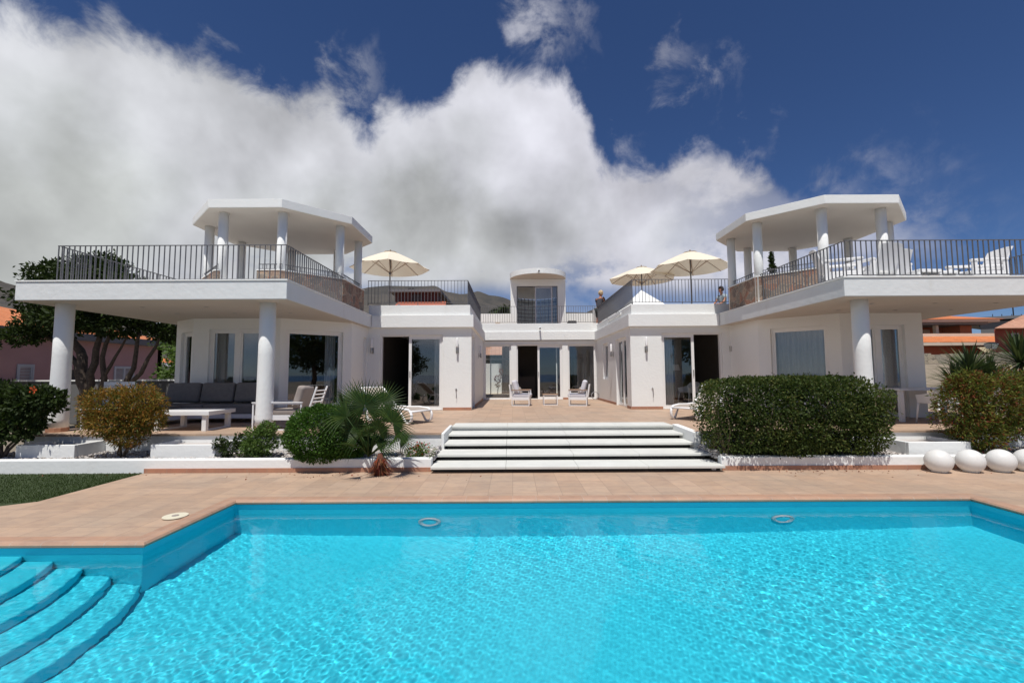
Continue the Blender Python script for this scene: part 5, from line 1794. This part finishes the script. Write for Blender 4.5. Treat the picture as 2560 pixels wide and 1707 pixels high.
def parasol(label, x, y, zrim, ztop, rad, rz, zf=3.62):
    t = thing('parasol', label, 'parasol', (x, y, zf), rz, group='cream parasols on the roof')
    z0, z1 = zrim - zf, ztop - zf
    N_ = 8
    cm_ = MB()
    rings = [(.10, z1 - .05), (.35, z1 - (z1 - z0) * .30), (.70, z1 - (z1 - z0) * .66), (1.0, z0)]
    vs = []
    seg = 4
    for rr, z in rings:
        for k in range(N_ * seg):
            a = 2 * PI * k / (N_ * seg)
            q = (k % seg) / seg
            sag = 1 - .085 * rr * math.sin(PI * q) ** 1 - (1 - math.cos(PI / N_)) * 0
            vs.append((rad * rr * math.cos(a) * sag, rad * rr * math.sin(a) * sag, z - .03 * rr * math.sin(PI * q)))
    n = N_ * seg
    fs = [(i * n + k, i * n + (k + 1) % n, (i + 1) * n + (k + 1) % n, (i + 1) * n + k) for i in range(3) for k in range(n)]
    cm_.add(vs, fs)
    cm_.build('canopy', 'canopy', t)
    vt = MB()
    vt.add([(.17 * rad * math.cos(2 * PI * k / 8), .17 * rad * math.sin(2 * PI * k / 8), z1 - .055) for k in range(8)] + [(0, 0, z1 + .0)], [(k, (k + 1) % 8, 8) for k in range(8)])
    vt.build('vent_cap', 'canopy', t)
    MB().cyl(0, 0, z1, z1 + .04, .022, n=12).build('finial', 'wood', t)
    MB().cyl(0, 0, .06, z1 - .01, .024, n=16).build('pole', 'metal_grey', t, smooth=True)
    hz = z0 - .16
    MB().cyl(0, 0, hz - .05, hz + .03, .045, n=16).build('hub', 'metal_grey', t)
    for k in range(8):
        a = 2 * PI * k / 8
        c_, s_ = math.cos(a), math.sin(a)
        MB().tube([(.03 * c_, .03 * s_, z1 - .05), (rad * .35 * c_, rad * .35 * s_, z1 - (z1 - z0) * .30 - .015), (rad * .7 * c_, rad * .7 * s_, z1 - (z1 - z0) * .66 - .015), (rad * .99 * c_, rad * .99 * s_, z0 - .01)], .010, 6).build('rib', 'wood', t)
        MB().tube([(.04 * c_, .04 * s_, hz), (rad * .52 * c_, rad * .52 * s_, z1 - (z1 - z0) * .48 - .02)], .009, 6).build('strut', 'wood', t)
    MB().cyl(0, 0, 0, .06, .28, .26, 32).build('base', 'charcoal', t, bevel=.01)
    return t


parasol('cream parasol on the left wing roof', -4.47, 16.5, 5.50, 6.16, 1.44, R(12))
parasol('large cream parasol on the right wing roof beside the pavilion', 6.58, 16.5, 5.46, 6.10, 1.44, R(20))
parasol('cream parasol on the right wing roof, the smaller looking one behind the pyramid', 5.35, 18.5, 5.46, 6.02, 1.36, R(5))

# ------------------------------------------------------------------ furniture


def lounger(label, loc, rz):
    t = thing('sun_lounger', label, 'sun lounger', loc, rz, group='white sun loungers on the terrace')
    prof = [(0, .27), (.08, .315), (.35, .335), (.75, .32), (1.12, .33), (1.20, .36), (1.42, .56), (1.62, .745), (1.70, .785), (1.735, .77)]
    hw = .31
    for s_ in (-1, 1):
        MB().tube([(x, s_ * hw, z) for x, z in prof], [.026, .03, .03, .03, .03, .03, .027, .026, .024, .02], 10).build('side_rail', 'white_resin', t, smooth=True)
        MB().tube([(.02, s_ * hw, .29), (-.03, s_ * hw, .20), (-.02, s_ * hw, .08), (.07, s_ * hw, .025), (.16, s_ * hw, .05), (.26, s_ * hw, .18), (.36, s_ * hw, .32)], [.03, .03, .032, .034, .026, .022, .024], 10).build('leg', 'white_resin', t, smooth=True)
        MB().tube([(1.10, s_ * hw, .32), (1.18, s_ * hw, .18), (1.27, s_ * hw, .05), (1.38, s_ * hw, .025), (1.46, s_ * hw, .09), (1.46, s_ * hw, .2), (1.38, s_ * hw, .34)], [.024, .024, .03, .034, .03, .026, .02], 10).build('leg', 'white_resin', t, smooth=True)
    for x, z in ((0, .275), (1.12, .315), (1.72, .775)):
        MB().tube([(x, -hw, z), (x - (.03 if x == 0 else -.02), 0, z + .005), (x, hw, z)], .024, 8).build('cross_rail', 'white_resin', t, smooth=True)
    sl_ = MB()
    pts = [(x, z + .006) for x, z in prof[0:5]]
    vs = []
    for x, z in pts:
        vs += [(x, -hw + .02, z), (x, 0, z - .012), (x, hw - .02, z)]
    sl_.add(vs, [(3 * i + a, 3 * i + a + 1, 3 * i + a + 4, 3 * i + a + 3) for i in range(len(pts) - 1) for a in (0, 1)])
    sl_.build('seat_sling', 'taupe', t, smooth=True)
    sl_ = MB()
    pts = [(x, z + .006) for x, z in prof[5:9]]
    vs = []
    for x, z in pts:
        vs += [(x, -hw + .02, z), (x + .02, 0, z - .02), (x, hw - .02, z)]
    sl_.add(vs, [(3 * i + a, 3 * i + a + 1, 3 * i + a + 4, 3 * i + a + 3) for i in range(len(pts) - 1) for a in (0, 1)])
    sl_.build('back_sling', 'taupe', t, smooth=True)
    return t


l1 = lounger('white sun lounger with taupe sling half hidden by the fan palm', (-2.05, 10.3, TZ), R(146))
l2 = dup(l1, (4.02, 10.75, TZ), R(42), 'white sun lounger with taupe sling half hidden by the hedge')


def soft(mb, name, m, t, bev=.035):
    return mb.build(name, m, t, bevel=bev, seg=4)


def box_armchair(label, loc, rz, w=.62, d=.62, cush='cushion_grey', arm='wood', group='white framed armchairs of the courtyard', pillow=True):
    """faces +x; side frames at +-w/2 in y"""
    t = thing('armchair', label, 'armchair', loc, rz, group=group)
    s = .028
    for q in (-1, 1):
        y = q * w / 2
        f = MB()
        f.box(0, y - s / 2, 0, s, y + s / 2, .54).box(d - s, y - s / 2, 0, d, y + s / 2, .54).box(s, y - s / 2, 0, d - s, y + s / 2, s).box(s, y - s / 2, .54 - s, d - s, y + s / 2, .54)
        f.build('side_frame', 'white_metal', t, bevel=.003)
        MB().box(-.01, y - .03, .5405, d + .01, y + .03, .56).build('armrest', arm, t, bevel=.005)
    MB().box(.03, -w / 2 + .02, .20, d - .005, w / 2 - .02, .30).build('seat_frame', 'white_metal', t, bevel=.004)
    bf = MB()
    if pillow:
        bf.box(.0, -w / 2 + .03, .30, .04, w / 2 - .03, .74)
    else:
        bf.box(0, -w / 2 + .04, .24, .03, -w / 2 + .07, .90).box(0, w / 2 - .07, .24, .03, w / 2 - .04, .90)
        for k in range(7):
            bf.box(.004, -w / 2 + .071, .32 + k * .08, .026, w / 2 - .071, .34 + k * .08)
    bf.xform(Matrix.Rotation(R(-8 if pillow else -18), 4, 'Y')).build('back_frame', 'white_metal', t)
    soft(MB().box(.04, -w / 2 + .03, .302, d + .04, w / 2 - .03, .42), 'seat_cushion', cush, t, .04)
    c_ = MB().box(-.06, -w / 2 + .05, -.24, .10, w / 2 - .05, .24).xform(Matrix.Translation((.10, 0, .64)) @ Matrix.Rotation(R(-16), 4, 'Y'))
    soft(c_, 'back_cushion', cush, t, .06)
    if pillow:
        c_ = MB().box(-.05, -.15, -.12, .05, .15, .12).xform(Matrix.Translation((.25, .05, .52)) @ Matrix.Rotation(R(-20), 4, 'Y'))
        soft(c_, 'pillow', 'taupe', t, .05)
    return t


box_armchair('white framed armchair with grey cushions at the left in the courtyard', (.02, 16.2, TZ), R(-8))
box_armchair('white framed armchair with grey cushions at the right in the courtyard', (2.62, 15.98, TZ), R(168))
t = thing('side_table', 'small low white framed table between the two courtyard armchairs', 'table', (1.36, 16.45, TZ))
f = MB()
for sy in (-.22, .22):
    f = MB()
    f.box(-.25, sy - .012, 0, -.226, sy + .012, .36).box(.226, sy - .012, 0, .25, sy + .012, .36).box(-.226, sy - .012, 0, .226, sy + .012, .02).box(-.226, sy - .012, .336, .226, sy + .012, .36)
    f.build('leg_frame', 'white_metal', t)
MB().box(-.27, -.24, .3605, .27, .24, .385).build('table_top', 'wood', t, bevel=.004)

box_armchair('white framed armchair with taupe cushions behind the second terrace column', (-4.18, 9.42, TZ), R(180), .62, .98, 'cushion_taupe', 'white_metal', 'lounge set of the left terrace', False)
# coffee table of the left terrace
t = thing('coffee_table', 'long low white coffee table on the left terrace', 'coffee table', (-6.58, 9.4, TZ), group='lounge set of the left terrace')
MB().box(-.60, -.36, .31, .60, .52, .39).build('table_top', 'frame_white', t, bevel=.006)
for (x, y) in ((-.50, -.32), (.44, -.32), (-.50, .40), (.44, .40)):
    MB().box(x, y, .0, x + .085, y + .085, .3095).build('leg', 'frame_white', t, bevel=.004)
for x in (-.48, .46):
    MB().box(x, -.234, 0, x + .05, .40, .03).build('floor_bar', 'frame_white', t)
# corner sofa
t = thing('corner_sofa', 'charcoal corner sofa with three tall back cushions under the left terrace roof', 'sofa', (-7.2, 11.0, TZ), group='lounge set of the left terrace')
MB().box(-1.28, -.35, .10, 1.25, .42, .20).build('base', 'white_metal', t, bevel=.01)
MB().box(-1.30, -1.35, .10, -.45, -.355, .20).build('base', 'white_metal', t, bevel=.01)
for (x, y) in ((-1.22, -1.28), (-.58, -1.28), (1.15, -.3), (1.15, .34), (-1.22, .34)):
    MB().box(x, y, 0, x + .06, y + .06, .099).build('leg', 'white_metal', t)
soft(MB().box(-1.28, -.34, .201, -.02, .40, .42), 'seat_cushion', 'charcoal', t, .04)
soft(MB().box(-.01, -.34, .201, 1.24, .40, .42), 'seat_cushion', 'charcoal', t, .04)
soft(MB().box(-1.29, -1.34, .201, -.46, -.35, .42), 'seat_cushion', 'charcoal', t, .04)
for k in range(3):
    c_ = MB().box(-.40, -.09, -.24, .40, .09, .24).xform(Matrix.Translation((-.82 + .83 * k, .22, .68)) @ Matrix.Rotation(R(-12), 4, 'X'))
    soft(c_, 'back_cushion', 'charcoal', t, .06)
c_ = MB().box(-.40, -.09, -.22, .40, .09, .22).xform(Matrix.Translation((-1.18, -.75, .64)) @ Matrix.Rotation(R(90), 4, 'Z') @ Matrix.Rotation(R(-12), 4, 'X'))
soft(c_, 'back_cushion', 'charcoal', t, .06)
# white slatted chair and small table by the first column
t = thing('slatted_bench', 'white slatted garden bench end beside the first terrace column', 'bench', (-8.52, 9.9, TZ))
m_ = MB()
for k in range(6):
    m_.box(-.32, -.01, .42 + k * .093, .36, .012, .42 + k * .093 + .085)
m_.build('backrest', 'wood_white', t)
MB().box(-.32, -.55, .40, .36, -.02, .43).build('seat', 'wood_white', t)
for x, y in ((-.3, -.52), (.30, -.52), (-.3, .013), (.30, .013)):
    MB().box(x, y, 0, x + .05, y + .04, .3995 if y < 0 else .95).build('leg', 'wood_white', t)
t = thing('side_table', 'white side table half hidden by the orange leaved shrub', 'table', (-7.95, 9.45, TZ))
MB().box(-.30, -.30, .40, .30, .30, .44).build('table_top', 'frame_white', t, bevel=.004)
for x, y in ((-.29, -.29), (.235, -.29), (-.29, .235), (.235, .235)):
    MB().box(x, y, 0, x + .055, y + .055, .3995).build('leg', 'frame_white', t)

# dining group on the right terrace
t = thing('dining_table', 'white square legged dining table on the right terrace', 'dining table', (9.5, 10.6, TZ), group='dining set of the right terrace')
MB().box(-.95, -.5, .685, .95, .5, .725).build('table_top', 'frame_white', t, bevel=.004)
for x, y in ((-.90, -.45), (.82, -.45), (-.90, .37), (.82, .37)):
    MB().box(x, y, 0, x + .08, y + .08, .6845).build('leg', 'frame_white', t)


def shell_chair(label, loc, rz):
    """one-piece chair with arms, faces +x"""
    t = thing('dining_chair', label, 'chair', loc, rz, group='dining set of the right terrace')
    # wrap: arm front - arm - back - arm - arm front
    path = [(.27, .27, .60), (.05, .285, .625), (-.14, .28, .66), (-.22, .24, .76), (-.25, .12, .80), (-.255, 0, .805), (-.25, -.12, .80), (-.22, -.24, .76), (-.14, -.28, .66), (.05, -.285, .625), (.27, -.27, .60)]
    m_ = MB()
    vs = []
    for x, y, z in path:
        k = .90
        vs += [(x, y, z), (x * k, y * .92, .43), (x * k + .02, y * .86, .43), (x + .02, y * .94, z)]
    fs = []
    for i in range(len(path) - 1):
        a, b = i * 4, i * 4 + 4
        fs += [(a, b, b + 1, a + 1), (a + 3, a + 2, b + 2, b + 3), (a, a + 3, b + 3, b), (a + 1, b + 1, b + 2, a + 2)]
    fs += [(0, 1, 2, 3), (43, 42, 41, 40)]
    m_.add(vs, fs)
    m_.build('back_shell', 'white_resin', t, smooth=False, bevel=.004)
    MB().add([(-.22, -.25, .425), (.27, -.25, .44), (.27, .25, .44), (-.22, .25, .425), (-.22, -.25, .45), (.27, -.25, .465), (.27, .25, .465), (-.22, .25, .45)],
             [(3, 2, 1, 0), (4, 5, 6, 7), (0, 1, 5, 4), (1, 2, 6, 5), (2, 3, 7, 6), (3, 0, 4, 7)]).build('seat', 'white_resin', t, bevel=.006)
    for x, y in ((.24, .24), (.24, -.24), (-.2, .22), (-.2, -.22)):
        MB().tube([(x, y, .43), (x * 1.25, y * 1.08, 0)], [.024, .015], 8).build('leg', 'white_resin', t, smooth=True)
    return t


c1 = shell_chair('white dining chair seen from behind in front of the dining table', (9.06, 9.72, TZ), R(90))
dup(c1, (8.95, 11.5, TZ), R(-90), 'white dining chair behind the left end of the dining table')
dup(c1, (9.75, 11.5, TZ), R(-90), 'white dining chair behind the middle of the dining table')
dup(c1, (10.0, 9.75, TZ), R(85), 'white dining chair half hidden behind the red and green shrub')


dup(c1, (6.05, 15.6, TZ + .007), R(200), 'pale chair inside the open sliding door of the right wing')
t = thing('floor_lamp', 'lamp with small pale shade inside the open right wing door', 'lamp', (5.95, 16.6, TZ + .007))
MB().cyl(0, 0, 0, .02, .14, n=20).cyl(0, 0, .0201, 1.25, .012, n=10).build('stand', 'wood', t)
MB().cyl(0, 0, 1.2, 1.42, .16, .11, 24).build('lamp_shade', 'cushion_grey', t)


def resin_chair(label, loc, rz, back=.86):
    t = thing('resin_armchair', label, 'armchair', loc, rz, group='chunky white armchairs on the right terrace roof')
    for s_ in (-1, 1):
        y = s_ * .33
        f = MB()
        f.box(-.30, y - .03, 0, -.20, y + .03, .52).box(.28, y - .03, 0, .38, y + .03, .52).box(-.30, y - .045, .52, .40, y + .045, .575).box(-.20, y - .028, .0, .28, y + .028, .30).box(-.20, y - .02, .38, .28, y + .02, .43)
        f.build('side_panel', 'white_resin', t, bevel=.018, seg=3)
    MB().box(-.24, -.30, .27, .42, .30, .33).build('seat', 'white_resin', t, bevel=.02)
    b_ = MB()
    n = 9
    vs = []
    for j in range(5):
        z = .30 + (back - .30) * j / 4
        for i in range(n):
            y = -.30 + .60 * i / (n - 1)
            xx = -.20 - .22 * (j / 4) - .05 * math.cos(PI * y / .7)
            zz = z - (.03 * (abs(y) / .3) ** 3 if j == 4 else 0)
            vs.append((xx, y, zz))
    k0 = len(vs)
    vs += [(x - .035, y, z) for x, y, z in vs]
    fs = [(j * n + i, j * n + i + 1, (j + 1) * n + i + 1, (j + 1) * n + i) for j in range(4) for i in range(n - 1)]
    fs += [(k0 + j * n + i, k0 + (j + 1) * n + i, k0 + (j + 1) * n + i + 1, k0 + j * n + i + 1) for j in range(4) for i in range(n - 1)]
    for i in range(n - 1):
        fs += [(4 * n + i, 4 * n + i + 1, k0 + 4 * n + i + 1, k0 + 4 * n + i), (i + 1, i, k0 + i, k0 + i + 1)]
    for j in range(4):
        fs += [(j * n, (j + 1) * n, k0 + (j + 1) * n, k0 + j * n), ((j + 1) * n + n - 1, j * n + n - 1, k0 + j * n + n - 1, k0 + (j + 1) * n + n - 1)]
    b_.add(vs, fs)
    b_.build('backrest', 'white_resin', t, smooth=False, bevel=.008)
    return t


FZR = ROOF + .012
r1 = resin_chair('white armchair on the right roof showing its tall back', (7.92, 9.85, FZR), R(105))
dup(r1, (7.18, 9.9, FZR), R(-25), 'white armchair on the right roof turned sideways next to the railing corner')
dup(r1, (8.62, 10.35, FZR), R(80), 'white armchair on the right roof beside the last pavilion column')
dup(r1, (10.35, 9.95, FZR), R(172), 'white armchair on the right roof facing left in front of open sky')
for (x, y, rz, lb) in ((9.05, 9.95, 3, 'low white table on the right roof between the armchairs'), (9.55, 10.1, -6, 'low white table on the right roof next to the left facing armchair')):
    t = thing('low_table', lb, 'table', (x, y, FZR), R(rz), group='low white tables on the right terrace roof')
    MB().box(-.25, -.25, .30, .25, .25, .37).build('table_top', 'white_resin', t, bevel=.012)
    MB().box(-.19, -.24, .0, .19, -.20, .24).build('end_panel', 'taupe', t)
    for sx in (-1, 1):
        MB().box(sx * .24 - .03, -.24, 0, sx * .24 + .03, .24, .2995).build('side_panel', 'white_resin', t, bevel=.01)

# leaf litter blown along the foot of the planter walls
rs = np.random.RandomState(90)
lp = []
for i in range(150):
    cx_ = rs.choice([4.6, 5.4, -3.2, -2.1, -1.5, 6.2, -6.8, -8.6])
    yy_ = 7.60 - abs(rs.normal(0, .22)) if cx_ > -6 else 7.6 - abs(rs.normal(0, .1))
    lp.append((cx_ + rs.normal(0, .7), yy_, .004))
lp = np.array([q for q in lp if not (SX0 - .1 < q[0] < SX1 + .1 and q[1] > 7.4)])
V, F_ = leaves(lp, np.tile([0, 0, .05], (len(lp), 1)) + rs.normal(0, .5, (len(lp), 3)) * [1, 1, .1], .035, rs, .5, .3)
V[:, 2] = np.clip(V[:, 2], .002, .02)
o = np_mesh('fallen_leaves', V, F_, 'leaf_dry')
o['kind'] = 'stuff'
tag(o, 'few dry brown leaves scattered on the deck below the planters', 'leaf litter')

# white ball lamps on the deck
for i, (x, y) in enumerate(((6.83, 7.42), (7.34, 7.42), (7.83, 7.42), (8.29, 7.44))):
    lb = ['white ball lamp on the deck, first from the hedge', 'white ball lamp on the deck, second from the hedge', 'white ball lamp on the deck, third from the hedge', 'white ball lamp on the deck cut by the right edge of the photo'][i]
    t = thing('ball_lamp', lb, 'ball lamp', (x, y, 0), group='white ball lamps on the pool deck')
    r_ = .183
    prof = [(.10, .0)] + [(r_ * math.sin(PI - a), r_ + r_ * math.cos(PI - a) - .012) for a in np.linspace(.58, PI, 26)]
    prof = [(max(.001, a), max(0, b)) for a, b in prof]
    MB().lathe(0, 0, prof, 48).build('globe', 'globe', t, smooth=True)
    MB().cyl(0, 0, .0, .006, .108, n=32).build('base_ring', 'cushion_taupe', t)

# cable reel at the courtyard corner
t = thing('garden_hose', 'coiled pale garden hose at the corner of the courtyard', 'hose', (3.52, 19.4, TZ))
pts = []
for k in range(60):
    a = k * .42
    pts.append((.16 * math.cos(a), .02 + k * .001, .18 + .15 * math.sin(a)))
MB().tube(pts, .014, 6).build('coil', 'cable', t, smooth=True)
# spotlights and planter on the middle roof
t = thing('roof_planter', 'black square planter on the middle roof behind the railing', 'planter', (2.78, 21.0, 3.62))
MB().box(-.20, -.2, 0, .20, .2, .42).build('pot', 'black', t, bevel=.02)
MB().box(-.18, -.18, .421, .18, .18, .43).build('earth', 'soil', t)
t = thing('roof_spotlight', 'small dark spotlight on a stand on the middle roof', 'spotlight', (4.02, 20.9, 3.62))
MB().tube([(0, 0, 0), (0, 0, .30)], .012, 8).build('stand', 'black', t)
MB().tube([(0, .05, .36), (0, -.10, .34)], [.05, .07], 14).build('head', 'black', t)
t = thing('wall_box', 'small cream box on the white rear roof parapet', 'electric box', (-.75, 24.0, 4.25))
MB().box(-.12, -.05, -.10, .12, 0, .12).build('cover', 'cream', t, bevel=.01)

# ------------------------------------------------------------------ people


def skin_mesh(name, verts, edges, radii, material, parent, root=0, sub=2):
    me = bpy.data.meshes.new(name)
    me.from_pydata(verts, edges, [])
    o = bpy.data.objects.new(name, me)
    COL.objects.link(o)
    sk = o.modifiers.new('skin', 'SKIN')
    sk.use_smooth_shade = True
    sk.branch_smoothing = .6
    for i, r_ in enumerate(radii):
        v = me.skin_vertices[0].data[i]
        v.radius = r_ if isinstance(r_, tuple) else (r_, r_)
        v.use_root = (i == root)
    s2 = o.modifiers.new('sub', 'SUBSURF'); s2.levels = s2.render_levels = sub
    dg = bpy.context.evaluated_depsgraph_get()
    me2 = bpy.data.meshes.new_from_object(o.evaluated_get(dg))
    me2.name = name
    bpy.data.objects.remove(o)
    me2.materials.clear(); me2.materials.append(M[material])
    me2.shade_smooth()
    o = bpy.data.objects.new(name, me2)
    COL.objects.link(o)
    o.parent = parent
    return o


def human(label, loc, rz, J, shirt, legs, hair, hair_pts, tone='skin'):
    """faces +x. J: named joints"""
    t = thing('person', label, 'person', loc, rz)
    order = ['pelvis', 'waist', 'chest', 'neckb', 'neck', 'head0', 'head1', 'head2']
    rad = [(.13, .10), (.12, .095), (.14, .100), (.065, .06), (.052, .055), (.068, .075), (.078, .092), (.06, .07)]
    V = [J[k] for k in order]; E_ = [(i, i + 1) for i in range(7)]
    for s_ in ('l', 'r'):
        b0 = len(V)
        V += [J['sh' + s_], J['el' + s_], J['wr' + s_], J['pa' + s_]]
        rad += [(.050, .05), (.040, .040), (.027, .03), (.022, .038)]
        E_ += [(2, b0), (b0, b0 + 1), (b0 + 1, b0 + 2), (b0 + 2, b0 + 3)]
        b1 = len(V)
        V += [J['hi' + s_], J['kn' + s_], J['ca' + s_], J['an' + s_], J['to' + s_]]
        rad += [(.095, .095), (.058, .06), (.055, .056), (.036, .038), (.032, .028)]
        E_ += [(0, b1), (b1, b1 + 1), (b1 + 1, b1 + 2), (b1 + 2, b1 + 3), (b1 + 3, b1 + 4)]
        # five fingers
        pa = Vector(J['pa' + s_]); d = (pa - Vector(J['wr' + s_])).normalized()
        sd = d.cross(Vector((1, 0, .2))).normalized()
        for k in range(5):
            off = (k - 1.5) * .019 if k < 4 else -.045
            ln = (.075, .085, .08, .06, .05)[k]
            a = pa + sd * off * .8
            b_ = a + d * ln * .6 + sd * (off * .3)
            c_ = b_ + d * ln * .35 + Vector((0, 0, -.02))
            b2 = len(V)
            V += [tuple(a + d * .01), tuple(b_), tuple(c_)]
            rad += [.010, .009, .007]
            E_ += [(b0 + 3, b2), (b2, b2 + 1), (b2 + 1, b2 + 2)]
    body = skin_mesh('body', V, E_, rad, tone, t)
    h = Vector(J['head1'])
    fm_ = MB()
    fm_.tube([h + Vector((.085, 0, .0)), h + Vector((.115, 0, -.03))], [.009, .016], 6)
    fm_.build('nose', tone, body, smooth=True)
    for s_ in (-1, 1):
        MB().tube([h + Vector((-.01, s_ * .078, -.02)), h + Vector((-.012, s_ * .092, .02))], [.012, .018], 6).build('ear', tone, body, smooth=True)
        MB().tube([h + Vector((.078, s_ * .03, .012)), h + Vector((.09, s_ * .03, .012))], [.010, .008], 8).build('eye', 'black', body, smooth=True)
    MB().tube([h + Vector((.082, -.02, -.06)), h + Vector((.088, 0, -.062)), h + Vector((.082, .02, -.06))], .005, 5).build('mouth', 'red_flower', body, smooth=True)
    # clothes
    V = [J['pelvis'], J['waist'], J['chest'], tuple(Vector(J['neckb']) + Vector((0, 0, -.03)))]
    V[0] = tuple(Vector(V[0]) + Vector((0, 0, .0)))
    R_ = [(.165, .150), (.170, .150), (.205, .175), (.13, .12)]
    E_ = [(0, 1), (1, 2), (2, 3)]
    for s_ in ('l', 'r'):
        b0 = len(V)
        el = Vector(J['sh' + s_]).lerp(Vector(J['el' + s_]), .62)
        V += [J['sh' + s_], tuple(el)]
        R_ += [(.125, .12), (.085, .085)]
        E_ += [(2, b0), (b0, b0 + 1)]
    skin_mesh('shirt', V, E_, R_, shirt, t, sub=2)
    if legs:
        V = [tuple(Vector(J['pelvis']) + Vector((0, 0, -.01)))]; R_ = [(.158, .135)]; E_ = []
        for s_ in ('l', 'r'):
            b0 = len(V)
            V += [J['hi' + s_], J['kn' + s_]]
            R_ += [(.118, .115), (.088, .088)]
            E_ += [(0, b0), (b0, b0 + 1)]
        skin_mesh('shorts', V, E_, R_, legs, t, sub=2)
    rs = np.random.RandomState(5)
    hm_ = MB()
    for k in range(hair_pts):
        u = rs.normal(0, 1, 3); u /= np.linalg.norm(u)
        if u[0] > .45 and u[2] < .35 or u[2] < -.55:
            continue
        c_ = h + Vector((u[0] * .088 - .018, u[1] * .088, u[2] * .105 + .035))
        r_ = .022 + rs.rand() * .018
        o_ = len(hm_.v)
        hm_.v += [tuple(c_ + Vector(ICO_V[q]) * r_) for q in range(len(ICO_V))]
        hm_.f += [tuple(int(w_) + o_ for w_ in f_) for f_ in ICO_F]
    hm_.build('hair', hair, t, smooth=True)
    return t


ST = dict(pelvis=(0, 0, .93), waist=(.02, 0, 1.08), chest=(.07, 0, 1.30), neckb=(.11, 0, 1.45), neck=(.13, 0, 1.50), head0=(.145, 0, 1.56), head1=(.16, 0, 1.62), head2=(.155, 0, 1.70),
          shl=(.07, .19, 1.38), ell=(.16, .25, 1.12), wrl=(.36, .19, .98), pal=(.43, .17, .98), shr=(.07, -.19, 1.38), elr=(.16, -.25, 1.12), wrr=(.36, -.19, .98), par=(.43, -.17, .98),
          hil=(0, .10, .86), knl=(.03, .11, .49), cal=(0, .11, .34), anl=(-.02, .11, .08), tol=(.13, .13, .03), hir=(0, -.10, .86), knr=(-.02, -.12, .49), car=(-.06, -.12, .34), anr=(-.09, -.12, .08), tor=(.05, -.13, .03))
human('person with curly blond hair, dark t-shirt and dark shorts leaning on the roof railing', (3.95, 20.45, 3.625), R(40), ST, 'shirt', 'shorts', 'hair_blond', 260)
SE = {k: (v[0] * .93 - (.05 if v[2] > 1.2 else 0), v[1] * .93, v[2] * .93) for k, v in ST.items()}
human('dark haired person in a pale blue shirt beside the right pavilion', (8.52, 18.2, ROOF), R(-160), SE, 'shirt_blue', 'shorts', 'hair_dark', 260)
